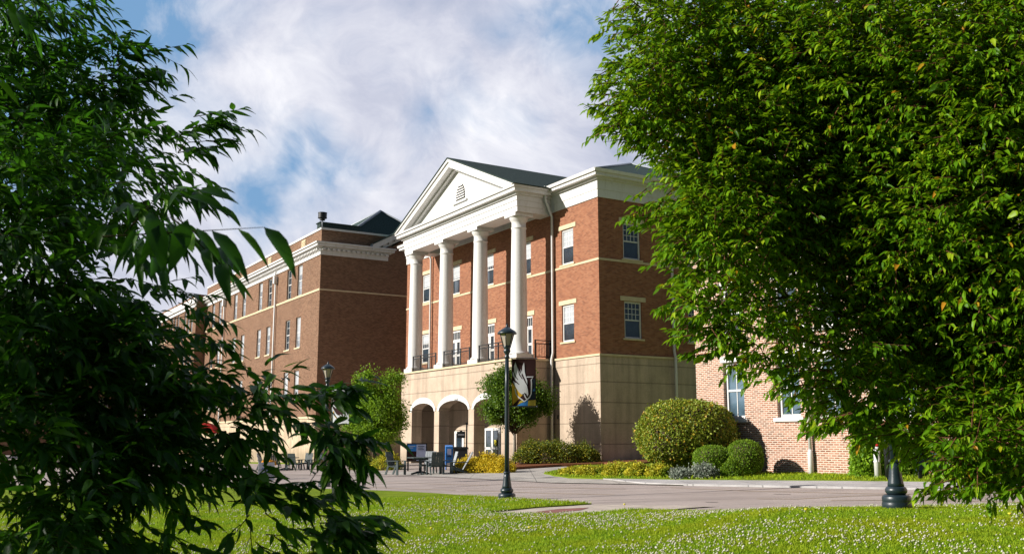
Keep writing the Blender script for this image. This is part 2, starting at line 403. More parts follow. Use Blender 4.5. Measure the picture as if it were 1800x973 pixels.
# ================================================================== WORLD / LIGHT
def make_world():
    w = bpy.data.worlds.new('World'); S.world = w; w.use_nodes = True; nt = w.node_tree
    bg = nt.nodes['Background']; STR = .05; bg.inputs[1].default_value = STR
    sky = nt.nodes.new('ShaderNodeTexSky'); sky.sky_type = 'NISHITA'; sky.sun_disc = False
    sky.sun_elevation = SUN_EL; sky.sun_rotation = SUN_AZ; sky.air_density = 1.0; sky.dust_density = .6; sky.ozone_density = 1.5
    tc = nt.nodes.new('ShaderNodeTexCoord').outputs['Generated']
    sep = nt.nodes.new('ShaderNodeSeparateXYZ'); L(nt, tc, sep.inputs[0])
    # project direction on a cloud layer
    zz = math_(nt, 'ADD', math_(nt, 'MAXIMUM', sep.outputs[2], 0.0), .10)
    cm = nt.nodes.new('ShaderNodeCombineXYZ')
    L(nt, math_(nt, 'DIVIDE', sep.outputs[0], zz), cm.inputs[0]); L(nt, math_(nt, 'DIVIDE', sep.outputs[1], zz), cm.inputs[1])
    # domain warp
    wn = N(nt, 'ShaderNodeTexNoise', Scale=2.1, Detail=4); L(nt, tc, wn.inputs['Vector'])
    vm = nt.nodes.new('ShaderNodeVectorMath'); vm.operation = 'MULTIPLY_ADD'; L(nt, wn.outputs['Color'], vm.inputs[0]); vm.inputs[1].default_value = (.5, .5, .3); L(nt, tc, vm.inputs[2])
    wn2 = N(nt, 'ShaderNodeTexNoise', Scale=7.0, Detail=5); L(nt, tc, wn2.inputs['Vector'])
    vm2 = nt.nodes.new('ShaderNodeVectorMath'); vm2.operation = 'MULTIPLY_ADD'; L(nt, wn2.outputs['Color'], vm2.inputs[0]); vm2.inputs[1].default_value = (.22, .14, .12); L(nt, tc, vm2.inputs[2])
    n1 = noise(nt, vm.outputs[0], 3.2, 9, .58)
    n2 = noise(nt, vm.outputs[0], 8.5, 8, .62)
    n3 = noise(nt, tc, 1.9, 5, .5)
    # blue gaps as soft patches of the real sky (directions)
    gaps = [((130, 30), .16, .52), ((250, 60), .09, .36), ((535, 292), .055, .56), ((480, 318), .055, .6), ((430, 345), .055, .6), ((370, 240), .07, .42), ((310, 180), .06, .4), ((725, 212), .035, .3), ((790, 205), .035, .34), ((850, 200), .035, .3), ((1050, 60), .06, .46), ((1300, 5), .10, .46), ((60, 190), .12, .6)]
    gap = None
    for (u, v), s, a in gaps:
        r = ray(u, v); r = r / np.linalg.norm(r)
        d = nt.nodes.new('ShaderNodeVectorMath'); d.operation = 'DISTANCE'; L(nt, vm2.outputs[0], d.inputs[0])
        # compensate mean warp
        d.inputs[1].default_value = (r[0] + .11, r[1] + .07, r[2] + .06)
        e = math_(nt, 'DIVIDE', d.outputs[1 if len(d.outputs) > 1 else 0], s)
        q = math_(nt, 'MULTIPLY', math_(nt, 'EXPONENT', math_(nt, 'MULTIPLY', math_(nt, 'MULTIPLY', e, e), -1.0)), a)
        gap = q if gap is None else math_(nt, 'MAXIMUM', gap, q)
    dens = math_(nt, 'ADD', math_(nt, 'MULTIPLY', n1, .9), math_(nt, 'MULTIPLY', n2, .55))
    dens = math_(nt, 'ADD', dens, .13)
    dens = math_(nt, 'SUBTRACT', dens, math_(nt, 'MULTIPLY', gap, .95))
    # drop bright clouds behind the viewer; an added dark layer covers that half
    dens = math_(nt, 'SUBTRACT', dens, math_(nt, 'MULTIPLY', math_(nt, 'MAXIMUM', math_(nt, 'SUBTRACT', .45, sep.outputs[1]), 0.0), 1.1))
    fac = ramp(nt, dens, [(.40, .0), (.56, .66), (.78, 1.0)])
    front = ramp(nt, sep.outputs[1], [(.0, 0.0), (.5, 1.0)])
    shade = math_(nt, 'ADD', math_(nt, 'MULTIPLY', n3, .45), math_(nt, 'MULTIPLY', n2, .40))
    shade = math_(nt, 'ADD', shade, math_(nt, 'MULTIPLY', math_(nt, 'SUBTRACT', .52, sep.outputs[2]), .33))
    k = 1 / STR
    cl = ramp(nt, shade, [(.38, (.31, .35, .47)), (.49, (.50, .52, .62)), (.61, (.80, .80, .84))])
    clm = mixc(nt, 1.0, cl, (1, 1, 1), 'MULTIPLY')
    sc = nt.nodes.new('ShaderNodeVectorMath'); sc.operation = 'SCALE'; L(nt, clm, sc.inputs[0]); sc.inputs[3].default_value = k
    skyc = nt.nodes.new('ShaderNodeVectorMath'); skyc.operation = 'SCALE'; L(nt, sky.outputs[0], skyc.inputs[0]); skyc.inputs[3].default_value = 1.0
    thin = mixc(nt, math_(nt, 'MULTIPLY', front, .75), skyc.outputs[0], tuple(x * k for x in (.19, .37, .62)))
    allc = mixc(nt, fac, thin, sc.outputs[0])
    bank = math_(nt, 'MULTIPLY', ramp(nt, math_(nt, 'ADD', sep.outputs[1], math_(nt, 'MULTIPLY', n3, .3)), [(.0, 1.0), (.30, 0.0)]), .92)  # dark cloud layer added to the unseen rear sky to cut fill light
    rear_dim_c = ramp(nt, n2, [(.35, (.03, .045, .075)), (.65, (.065, .09, .14))])
    bsc = nt.nodes.new('ShaderNodeVectorMath'); bsc.operation = 'SCALE'; L(nt, rear_dim_c, bsc.inputs[0]); bsc.inputs[3].default_value = k
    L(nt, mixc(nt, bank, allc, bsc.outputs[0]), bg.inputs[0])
make_world()
sl = bpy.data.lights.new('sun', 'SUN'); sl.energy = 5.0; sl.angle = math.radians(.55); sl.color = (1.0, .95, .88)
so = bpy.data.objects.new('sun', sl); COL.objects.link(so)
sd = Vector((math.sin(SUN_AZ) * math.cos(SUN_EL), math.cos(SUN_AZ) * math.cos(SUN_EL), math.sin(SUN_EL)))
so.rotation_euler = sd.to_track_quat('Z', 'Y').to_euler(); so.location = (-20, -10, 30)
cam = bpy.data.cameras.new('camera'); co_ = bpy.data.objects.new('camera', cam); COL.objects.link(co_)
cam.sensor_width = 36; cam.sensor_fit = 'HORIZONTAL'; cam.lens = 34.0; cam.clip_start = .05; cam.clip_end = 3000; cam.dof.use_dof = True; cam.dof.focus_distance = 40; cam.dof.aperture_fstop = 13
co_.location = tuple(CAM); co_.rotation_euler = (math.pi / 2 + TH, 0, 0); S.camera = co_
S.view_settings.view_transform = 'Standard'; S.view_settings.look = 'None'; S.view_settings.exposure = .32; S.view_settings.gamma = 1
S.cycles.max_bounces = 6; S.cycles.diffuse_bounces = 1; S.cycles.glossy_bounces = 2; S.cycles.transmission_bounces = 3; S.cycles.transparent_max_bounces = 4

# ================================================================== GROUND SHEETS
def sheet(name, poly, off, m, step=1.0, thick=0.0, mound=True, fn=None):
    """poly: world xy list -> conforming sheet"""
    bm = bmesh.new()
    tris = tessellate_polygon([[Vector((p[0], p[1], 0)) for p in poly]])
    vs = [bm.verts.new((p[0], p[1], 0)) for p in poly]
    for t in tris:
        try: bm.faces.new([vs[i] for i in t])
        except ValueError: pass
    xs = [p[0] for p in poly]; ys = [p[1] for p in poly]
    def cuts(lo, hi):
        r = []; x = math.ceil(lo / step) * step
        while x < hi:
            r.append(x); x += step
        return r
    for x in cuts(max(min(xs), -32), min(max(xs), 26)): bmesh.ops.bisect_plane(bm, geom=bm.verts[:] + bm.edges[:] + bm.faces[:], plane_co=(x, 0, 0), plane_no=(1, 0, 0), dist=1e-5)
    for y in cuts(max(min(ys), 0), min(max(ys), 30)): bmesh.ops.bisect_plane(bm, geom=bm.verts[:] + bm.edges[:] + bm.faces[:], plane_co=(0, y, 0), plane_no=(0, 1, 0), dist=1e-5)
    f = fn or g
    for v in bm.verts: v.co.z = float(f(v.co.x, v.co.y)) + off
    if thick:
        be = [e for e in bm.edges if e.is_boundary]
        r = bmesh.ops.extrude_edge_only(bm, edges=be)
        for v in [q for q in r['geom'] if isinstance(q, bmesh.types.BMVert)]: v.co.z -= thick
    bmesh.ops.recalc_face_normals(bm, faces=bm.faces)
    up = sum(f_.normal.z * f_.calc_area() for f_ in bm.faces)
    if up < 0: bmesh.ops.reverse_faces(bm, faces=bm.faces)
    me = bpy.data.meshes.new(name); bm.to_mesh(me); bm.free(); me.materials.append(M[m])
    o = bpy.data.objects.new(name, me); COL.objects.link(o); return o
def gp(l, mound=False): return [tuple(ground(u, v, mound)[:2]) for u, v in l]

flat = lambda x, y: 0.03 * np.clip(x, -30, 14)
# the great ground sheet
o = sheet('ground', [(-400, -60), (400, -60), (400, 700), (-400, 700)], -.05, 'lawnbase', 2.0); tag(o, kind='structure')
ROADNEAR = gp([(-300, 851), (300, 856), (600, 861), (700, 865), (770, 869), (850, 875), (905, 878.5), (1000, 884.5), (1040, 887.5)])
tipx = ROADNEAR[-1]
WALKCUT = gp([(940, 894), (862, 902), (850, 906)])
WALKB = gp([(1000, 908), (1060, 904), (1110, 899)])
lawn_poly = [(-60, 26)] + ROADNEAR + WALKCUT + WALKB + [(3.4, 17.6), (5, 17.2), (9, 17.0), (16, 16.6), (40, 14), (40, -8), (-60, -8)]
road_far = gp([(-400, 822), (300, 829), (600, 835.5), (690, 836), (780, 838.5), (880, 843.5), (970, 848.5), (1100, 851), (1200, 853), (1500, 858.5), (1800, 863), (2100, 870)])
road_poly = [(-60, 24), (-60, 60)] + road_far + [(42, 24), (42, 12)] + [(16, 15.5), (9, 16), (4, 16.3), (2.5, 16), (0, 17.2)] + ROADNEAR[::-1]
o = sheet('road', road_poly, 0.0, 'asphalt', fn=flat); tag(o, kind='structure')
o = sheet('lawn', lawn_poly, .045, 'lawnbase', .5, .12); tag(o, kind='structure')
# paved plaza in front of the arcade, out to the brown building
plaza = road_far[:7] + gp([(1000, 846), (958, 833), (975, 824), (940, 818)]) + [tuple((WP + uA * 4 - uB * 4)[:2]), tuple((WP + uA * 24 + uB * 6)[:2]), tuple((LP + uA * 0 + uB * 9)[:2]), tuple((LP - uB * 1.5)[:2]), tuple((LP + uA * 60 - uB * 3)[:2])]
o = sheet('plaza', plaza, .012, 'asphalt', fn=flat); tag(o, kind='structure')
o = sheet('grey_path', gp([(560, 829), (700, 834), (780, 838.3), (880, 843.3), (970, 848.3), (1100, 850.8), (1200, 852.7), (1200, 846), (1100, 843.5), (1040, 842), (975, 837.5), (956, 832), (978, 826), (1000, 820), (950, 818), (900, 823), (820, 828), (700, 829)]), .018, 'greypave', fn=flat); tag(o, kind='structure')
o = sheet('sidewalk', gp([(1060, 842.5), (1200, 845), (1500, 847.5), (1800, 851), (2200, 857)]) + gp([(2200, 871), (1800, 862.8), (1500, 858.2), (1200, 852.5), (1130, 850)]), .045, 'sidewalk', thick=.06, fn=flat); tag(o, kind='structure')
o = sheet('concrete_path', gp([(846, 905), (862, 902), (940, 894), (1040, 887), (1120, 888.5), (1260, 890), (1180, 896), (1110, 900), (1060, 905), (1000, 909)]), .02, 'concrete', fn=flat); tag(o, kind='structure')
o = sheet('paver_strip', gp([(925, 903), (985, 895.5), (1035, 893.5), (1020, 898), (975, 903)]), .026, 'pavers', fn=flat); tag(o, kind='structure')
def strip(name, px, w, off, m):
    pts = [ground(u, v) for u, v in px]; mb = MB(); L_ = []; R_ = []
    for i, p in enumerate(pts):
        t = pts[min(i + 1, len(pts) - 1)] - pts[max(i - 1, 0)]; n = np.array([-t[1], t[0], 0]); n /= np.linalg.norm(n)
        a, b = p + n * w / 2, p - n * w / 2
        L_.append((a[0], a[1], flat(a[0], 0) + off)); R_.append((b[0], b[1], flat(b[0], 0) + off))
    for i in range(len(pts) - 1): mb.poly([L_[i], R_[i], R_[i + 1], L_[i + 1]])
    o = mb.build(name, m); tag(o, kind='structure'); return o
for px in ([(1180, 856.5), (1317, 862.5), (1500, 866.5), (1800, 871)], [(1330, 876), (1400, 876.5), (1500, 871), (1600, 868)], [(1460, 879), (1600, 878), (1900, 884)], [(905, 855), (1000, 857), (1100, 858.5)], [(820, 861), (950, 866), (1080, 869)], [(600, 846), (720, 848.5), (860, 853)], [(580, 853), (700, 858), (800, 861)]):
    strip('road_line', px, .10, .005, 'line')
for px in ([(760, 857), (840, 853), (880, 851)], [(1360, 868), (1390, 868.4)], [(1240, 882), (1262, 882.5)], [(1700, 889), (1800, 886)]):
    strip('road_seam', px, .07, .009, 'crack')
# grass strip & beds near the buildings
bed_grass = gp([(956, 833), (1000, 841), (1060, 842.3), (1200, 844.8), (1500, 847.3), (1800, 850.7), (2200, 857)]) + [(22, 24), tuple((PP - uA * 10 - uB * 0)[:2]), tuple((PP + uA * 6)[:2]), tuple((WP + uB * 12)[:2]), tuple((WP + uA * 2)[:2])] + gp([(1000, 824), (972, 828)])
def bedz(x, y): return flat(x, y) + .06
o = sheet('grass_strip', bed_grass, .06, 'lawnbase', thick=.1, fn=flat); tag(o, kind='structure')
mul = gp([(800, 831), (870, 828), (930, 823.5), (985, 820), (1062, 817.5), (1120, 818)]) + [tuple((WP + uB * 5 - uA * .5)[:2]), tuple((WP - uA * .2)[:2]), tuple((WP + uA * 4.65 - uB * 2.6)[:2]), tuple((WP + uA * 9 - uB * 2.8)[:2])]
o = sheet('mulch_bed', mul, .13, 'mulch', thick=.18, fn=flat); tag(o, kind='structure')
gl = [tuple((LP + uA * 40 - uB * 1.6)[:2]), tuple((LP - uB * 1.6 - uA * .8)[:2]), tuple((LP + uB * 9 - uA * .8)[:2]), tuple((LP + uB * 9)[:2]), tuple((LP)[:2]), tuple((LP + uA * 40)[:2])]
o = sheet('grass_verge', gl, .05, 'lawnbase', thick=.08, fn=flat); tag(o, kind='structure')

# ================================================================== LAWN GRASS
def in_poly(P, poly):
    x, y = P[:, 0], P[:, 1]; ins = np.zeros(len(P), bool); n = len(poly)
    for i in range(n):
        x1, y1 = poly[i]; x2, y2 = poly[(i + 1) % n]
        c = ((y1 > y) != (y2 > y)) & (x < (x2 - x1) * (y - y1) / ((y2 - y1) if y2 != y1 else 1e-9) + x1); ins ^= c
    return ins
def vnoise(x, y, s, seed=0):
    r = np.random.default_rng(seed); T = r.random((64, 64)); X = x / s; Y = y / s
    i = np.floor(X).astype(int); j = np.floor(Y).astype(int); fx = X - i; fy = Y - j; fx = fx * fx * (3 - 2 * fx); fy = fy * fy * (3 - 2 * fy)
    a = T[i % 64, j % 64]; b = T[(i + 1) % 64, j % 64]; c = T[i % 64, (j + 1) % 64]; d = T[(i + 1) % 64, (j + 1) % 64]
    return (a * (1 - fx) + b * fx) * (1 - fy) + (c * (1 - fx) + d * fx) * fy
def blades(name, P, zf, h, w, m, per=3):
    n = len(P)
    P = np.repeat(P, per, 0); N_ = len(P)
    P = P + rng.normal(0, .012, P.shape)
    z = zf(P[:, 0], P[:, 1]); base = np.c_[P, z]
    an = rng.uniform(0, 2 * math.pi, N_); ln = rng.uniform(.1, .75, N_); hh = (h * rng.uniform(.55, 1.25, N_)) * (1 if not hasattr(h, '__len__') else 1)
    la = rng.uniform(0, 2 * math.pi, N_)
    lean = np.c_[np.cos(la), np.sin(la), np.zeros(N_)] * (ln * hh)[:, None]
    side = np.c_[np.cos(an), np.sin(an), np.zeros(N_)] * w
    mid = base + lean * .35 + np.c_[np.zeros(N_), np.zeros(N_), hh * .6]
    tip = base + lean + np.c_[np.zeros(N_), np.zeros(N_), hh * (1 - .35 * ln)]
    V = np.stack([base - side, base + side, mid + side * .8, mid - side * .8, tip], 1).reshape(-1, 3)
    k = (np.arange(N_) * 5)[:, None]
    T = np.concatenate([k + np.array([[0, 1, 2]]), k + np.array([[0, 2, 3]]), k + np.array([[3, 2, 4]])], 0)
    return bigmesh(name, V, T, [m])
def lawn_grass():
    n = 520000
    D = 8.5 + 16.5 * rng.random(n) ** 1.0; X = (rng.random(n) * 2 - 1) * .62 * D
    keep = rng.random(n) < np.clip((11.0 / D) ** 1.3, .2, 1); P = np.c_[X, D][keep]
    P = P[in_poly(P, lawn_poly)]
    zf = lambda x, y: g(x, y) + .04
    o = blades('lawn_grass', P, zf, .058, .0055, 'grass', 2); tag(o, kind='stuff', label='mown bright green lawn grass across the foreground', cat='grass')
    # bare / short strip grass near buildings
    n = 60000; P = np.c_[rng.uniform(0, 24, n), rng.uniform(24, 60, n)]; P = P[in_poly(P, bed_grass)]
    P = P[(P[:, 1] < 40)][:30000]
    o = blades('verge_grass', P, lambda x, y: flat(x, y) + .05, .09, .012, 'grass', 2); tag(o, kind='stuff', label='narrow strip of grass between the pink brick wall and sidewalk', cat='grass')
    # clover flowers
    n = 105000; D = 8.5 + 15.5 * rng.random(n); X = (rng.random(n) * 2 - 1) * .62 * D; P = np.c_[X, D]; P = P[in_poly(P, lawn_poly)]
    dn = .55 * vnoise(P[:, 0] + 90, P[:, 1] + 70, 1.7, 3) + .45 * vnoise(P[:, 0] + 90, P[:, 1] + 70, .6, 5)
    pr = np.clip((dn - .38) * 1.7, .04, .5) * np.where(P[:, 0] < -1, .6, 1) * .72
    P = P[rng.random(len(P)) < pr]
    n = len(P); r = rng.uniform(.008, .017, n); z = g(P[:, 0], P[:, 1]) + .045 + rng.uniform(.035, .07, n)
    oc = np.array([[1, 0, 0], [0, 1, 0], [-1, 0, 0], [0, -1, 0], [0, 0, 1.1], [0, 0, -.7]])
    V = (np.c_[P, z][:, None, :] + oc[None] * r[:, None, None]).reshape(-1, 3)
    k = (np.arange(n) * 6)[:, None]
    T = np.concatenate([k + np.array([t]) for t in ([0, 1, 4], [1, 2, 4], [2, 3, 4], [3, 0, 4], [1, 0, 5], [2, 1, 5], [3, 2, 5], [0, 3, 5])], 0)
    o = bigmesh('clover_flowers', V, T, ['clover'], smooth=True); tag(o, kind='stuff', label='white clover flowers scattered through the lawn', cat='flowers')
lawn_grass()
for i, (u, v) in enumerate([(1098, 899), (931, 944), (758, 945), (1418, 914), (1777, 923), (756, 908)]):
    p = ground(u, v, True); mb = MB(); z = float(g(p[0], p[1])) + .05
    mb.lathe([(.004, 0), (.003, .08), (.022, .09), (.026, .10), (.012, .108)], (0, 0, 0), 9)
    places = ['beside the concrete path end', 'in the lower middle lawn', 'in the lower left lawn', 'right of centre near the lawn crest', 'at the far right of the lawn', 'below the lamp post left of the path']
    o = mb.build('dandelion', 'yellow', None, (p[0], p[1], z)); tag(o, 'tiny yellow dandelion ' + places[i], 'flower', 'yellow dandelions in the lawn')

# ================================================================== MAIN BUILDING
GZ = .1
def main_building():
    R = empty('brick_hall', (WP[0], WP[1], 0), ROT, 'orange brick hall with white columned portico over a stone arcade', 'building')
    FR = lambda u, z, d: (-u, d, z); SD = lambda u, z, d: (-d, u, z)
    A1, B1 = 24.73, 22.0; ww, wh = 1.2, 2.05
    fu = [3.02, 7.55, 12.1, 16.75, 21.45]
    holes = [(u - ww/2, u + ww/2, 11.3, 13.35) for u in fu]
    holes += [(u - ww/2, u + ww/2, 6.85, 8.95) for u in (fu[0], fu[4])]
    holes += [(u - .75, u + .75, 5.96, 8.75) for u in fu[1:4]]
    mb = MB(); wall(mb, FR, 0, A1, 5.9, 14.8, holes, .17)
    sb = [2.3, 6.9, 11.5, 16.1, 20.2]
    sh = [(u - ww/2, u + ww/2, z, z + 2.05) for u in sb for z in (11.3, 6.87)]
    wall(mb, SD, 0, B1, 5.9, 14.8, sh, .17)
    mb.poly([(-A1, 0, 5.9), (-A1, B1, 5.9), (-A1, B1, 14.8), (-A1, 0, 14.8)]); mb.poly([(0, B1, 5.9), (-A1, B1, 5.9), (-A1, B1, 14.8), (0, B1, 14.8)])
    mb.build('brick_wall', 'brick_main', R)
    mb = MB(); mb.box(-A1 + .6, -.6, .6, B1 - .6, 0, 14.6); mb.build('inner_core', 'interior', R) if False else None
    for i, u in enumerate(fu): add_window(R, (-u, 0, 11.3), 0, ww, 2.05, glass='glass', blind=(.45, .5, .52, .38))
    for u in (fu[0], fu[4]): add_window(R, (-u, 0, 6.85), 0, ww, 2.1, blind=(.48, .3))
    for u in sb:
        for z in (11.3, 6.87): add_window(R, (0, u, z), math.pi/2, ww, 2.05)
    # balcony doors with transoms
    def dm():
        d = MB(); w = 1.5; h = 2.79
        d.box(-w/2, -w/2 + .1, .05, .15, 0, h); d.box(w/2 - .1, w/2, .05, .15, 0, h); d.box(-w/2 + .1, w/2 - .1, .05, .15, h - .12, h)
        d.box(-w/2 + .1, w/2 - .1, .05, .15, 1.98, 2.18); d.box(-.06, .06, .06, .14, .02, 1.98)
        for x in (-.65, .06): d.box(x, x + .59, .07, .13, .02, .3); d.box(x, x + .59, .07, .13, 1.02, 1.16)
        for x in (-.65 , -.16, .06, .55): d.box(x, x + .1, .07, .13, .3, 1.98)
        for k in range(1, 6): x = -.65 + 1.3 * k / 6; d.box(x - .018, x + .018, .07, .12, 2.18, h - .12)
        return d
    for u in fu[1:4]:
        o = mobj('balcony_door', cached(('balcony_door',), dm, 'white'), R, (-u, 0, 5.96))
        def pm(): p = MB(); p.box(-.65, .65, .105, .118, .05, 2.67); return p
        mobj('pane', cached(('balcony_pane',), pm, 'glass'), o)
        def lm2(): b = MB(); b.box(-1.0, 1.0, -.035, .03, 2.81, 3.08); return b
        mobj('lintel', cached(('balc_lintel',), lm2, 'stone'), o)
    # stone base
    mb = MB()
    hf = []
    mb.prism([(-4.85, -.06), (.06, -.06), (.06, B1), (-.2, B1), (-.2, .2), (-4.85, .2)], lambda p, d: (p[0], p[1], d), -.5, 5.86); mb.build('stone_base', 'stucco', R)
    mb = MB(); mb.prism([(-19.9, -.06), (-A1 - .06, -.06), (-A1 - .06, B1), (-A1 + .2, B1), (-A1 + .2, .2), (-19.9, .2)], lambda p, d: (p[0], p[1], d), -.5, 5.86); mb.build('stone_base', 'stucco', R)
    mb = MB(); mb.box(-A1 - .12, .12, -.12, B1 + .12, 5.84, 5.95); mb.build('base_cap', 'stone', R)
    # belt course
    mb = MB(); segs = []
    mb.box(-A1 - .03, .035, -.035, B1 + .03, 11.08, 11.2); mb.build('belt_course', 'stone', R)
    # main entablature and eaves
    mb = MB()
    mb.box(-A1 - .06, .06, -.06, B1 + .06, 14.6, 15.05); mb.box(-A1 - .09, .09, -.09, B1 + .09, 15.05, 15.6)
    mb.box(-A1 - .22, .22, -.22, B1 + .22, 15.6, 15.72); mb.box(-A1 - .5, .5, -.5, B1 + .5, 15.72, 15.92)
    mb.build('cornice', 'white', R)
    mb = MB(); e = .6
    mb.prism([(0, 0), (.0, .17), (.14, .17), (.10, .0)], lambda p, d: (d, -.5 - p[0] * 0 - .001 - p[0], 15.90 + p[1]), -A1 - .6, .6)
    mb.prism([(0, 0), (.0, .17), (.14, .17), (.10, .0)], lambda p, d: (.501 + p[0], d, 15.90 + p[1]), -.6, B1 + .6)
    mb.build('gutter', 'white', R)
    # hip roof
    mb = MB(); z0 = 16.02; e = .55; sl_ = .42; hr = (B1 + 2 * e) / 2; zr = z0 + sl_ * hr
    c = [(e, -e, z0), (e, B1 + e, z0), (-A1 - e, B1 + e, z0), (-A1 - e, -e, z0)]; r1 = (e - hr, -e + hr, zr); r2 = (-A1 - e + hr, -e + hr, zr)
    mb.poly([c[0], c[1], r1]); mb.poly([c[1], c[2], r2, r1]); mb.poly([c[2], c[3], r2]); mb.poly([c[3], c[0], r1, r2]); mb.poly(c[::-1])
    o = mb.build('roof', 'shingle_grey', R)
    mb = MB(); mb.tube([c[0], r1], .07, 6); mb.tube([r1, r2], .07, 6); mb.tube([c[1], r1], .07, 6); mb.build('ridge_cap', 'metal_grey', o)
    # ---------------- portico
    pa0, pa1, pb = 4.65, 20.1, -2.43
    ac = (pa0 + pa1) / 2
    arches = [(14.95, 18.35), (10.3, 14.25), (6.35, 9.6)]; spr = [3.2, 3.2, 3.2]; rise = [.56, .60, .56]
    mb = MB(); db = .75; n = 18
    def fr(u, z, d): return (-u, pb + d, z)
    top = 5.86
    # piers
    edges = [pa0] + [e for a in sorted(arches) for e in a] + [pa1]
    for i in range(0, len(edges), 2): mb.box(-edges[i + 1], -edges[i], pb, pb + db, -.5, top)
    for (a0, a1), s0, rs in zip(arches, spr, rise):
        pts = [(a0 + (a1 - a0) * (1 - math.cos(math.pi * k / n)) / 2, s0 + rs * math.sin(math.pi * k / n)) for k in range(n + 1)]
        for k in range(n):
            (x1, z1), (x2, z2) = pts[k], pts[k + 1]
            for dd in (0, db): mb.poly([fr(x1, z1, dd), fr(x2, z2, dd), fr(x2, top, dd), fr(x1, top, dd)])
            mb.poly([fr(x1, z1, 0), fr(x2, z2, 0), fr(x2, z2, db), fr(x1, z1, db)])
    # sides, ceiling
    mb.box(-pa0 - .6, -pa0, pb + db, .1, -.5, top); mb.box(-pa1, -pa1 + .6, pb + db, .1, -.5, top)
    mb.box(-pa1 + .6, -pa0 - .6, pb + db, .6, 4.6, top - .01)
    bw = .35
    mb.box(-19.9, -4.85, bw, bw + .2, -.5, 4.8)
    mb.box(-19.9, -19.7, 0.1, bw, -.5, 4.9); mb.box(-5.05, -4.85, .1, bw, -.5, 4.9)
    mb.build('arcade', 'stucco', R)
    for (a0, a1), s0, rs in zip(arches, spr, rise):
        mb = MB(); w = .40
        for k in range(n):
            t1, t2 = math.pi * k / n, math.pi * (k + 1) / n; h = (a1 - a0) / 2; cc = (a0 + a1) / 2
            p = lambda t, o_: (cc - (h + o_ * .55) * math.cos(t), s0 + (rs + o_ * .95) * math.sin(t))
            q = [p(t1, 0), p(t2, 0), p(t2, w), p(t1, w)]
            mb.poly([fr(x, z, -.04) for x, z in q]); mb.poly([fr(q[3][0], q[3][1], -.04), fr(q[2][0], q[2][1], -.04), fr(q[2][0], q[2][1], 0), fr(q[3][0], q[3][1], 0)])
            mb.poly([fr(q[0][0], q[0][1], -.04), fr(q[1][0], q[1][1], -.04), fr(q[1][0], q[1][1], 0), fr(q[0][0], q[0][1], 0)])
        mb.build('arch_band', 'white_arch', R)
    mb = MB(); mb.box(-pa1 - .1, -pa0 + .1, pb - .1, -.12, 5.84, 5.95); mb.build('porch_floor', 'stone', R)
    # entrance doors inside the arcade
    def door(u, z, w, h, two, nm='entrance_door'):
        d = MB(); y = bw - .06
        d.box(-w/2, -w/2 + .12, y, bw, 0, h); d.box(w/2 - .12, w/2, y, bw, 0, h); d.box(-w/2 + .12, w/2 - .12, y, bw, h - .14, h)
        d.box(-w/2 + .12, w/2 - .12, y + .01, bw, 0, .28); d.box(-w/2 + .12, w/2 - .12, y + .01, bw, .85, 1.0)
        if two:
            d.box(-.12, .12, y + .01, bw, .28, h - .14)
        st = [(-w/2 + .12, -w/2 + .26), (w/2 - .26, w/2 - .12)]
        for a, b in st: d.box(a, b, y + .01, bw, .28, h - .14)
        o = d.build(nm, 'white', R, (-u, 0, z)); p = MB(); p.box(-w/2 + .2, w/2 - .2, bw - .025, bw - .012, .2, h - .1); p.build('pane', 'glass', o)
        hh = MB(); hh.tube([(-.06, y - .05, .9), (-.06, y - .05, 1.3)], .018, 6); hh.build('handle', 'black', o)
        return o
    global door_spots; door_spots = []
    dd = lambda px, v: (onp(px, v, bw)[0])
    door(onp(808, 780, bw)[0], -.12, 1.35, 2.05, False); dr = door(onp(866, 780, bw)[0], -.1, 2.1, 2.2, True)
    mb = MB(); mb.box(.35, .6, bw - .09, bw - .05, 1.1, 1.45); mb.build('yellow_notice', 'yellow', dr)
    # columns
    def colmesh():
        c = MB(); c.box(-.62, .62, -.55, .62, 0, .27); return c
    plinth = colmesh()
    for u in (5.45, 10.05, 14.7, 19.35):
        cb = MB(); r0, r1_ = .50, .425
        prof = [(.60, .27), (.62, .31), (.60, .36), (.545, .38), (.53, .42)]
        for k in range(13):
            t = k / 12; prof.append((r0 + (r1_ - r0) * (t ** 1.6), .46 + 7.1 * t))
        prof += [(.425, 7.62), (.455, 7.64), (.455, 7.70), (.425, 7.72), (.425, 8.02), (.45, 8.05), (.52, 8.17), (.565, 8.27), (.575, 8.32)]
        cb.lathe(prof, seg=40)
        o = cb.build('column', 'white', R, (-u, -1.78, 5.95))
        plinth.build('column_base', 'white', o)
        ab = MB(); ab.box(-.62, .62, -.62, .62, 8.321, 8.5); ab.build('capital', 'white', o)
    # entablature: ring of beams with a soffit set up between
    mb = MB(); f0, f1 = pb + .05, pb + 1.25
    def beam(o_, z0, z1):
        mb.box(-pa1 - o_, -pa0 + o_, f0 - o_, f1, z0, z1)
        mb.box(-pa0 - 1.2, -pa0 + o_, f1, -.02, z0, z1); mb.box(-pa1 - o_, -pa1 + 1.2, f1, -.02, z0, z1)
    beam(0, 14.46, 14.78); beam(.04, 14.78, 15.12); beam(.08, 15.12, 15.42)
    mb.box(-pa1 - .2, -pa0 + .2, f0 - .2, -.02, 15.42, 15.56); mb.box(-pa1 - .45, -pa0 + .45, f0 - .45, -.3, 15.56, 15.78); mb.box(-pa1 - .55, -pa0 + .55, f0 - .55, -.3, 15.78, 15.9)
    mb.box(-pa1 + 1.2, -pa0 - 1.2, f1, -.02, 15.0, 15.41)
    mb.build('entablature', 'white', R)
    # tympanum & raking cornice
    ea0, ea1, za, zp = pa0 - .6, pa1 + .6, 15.9, 19.42
    tb = f0 + .12
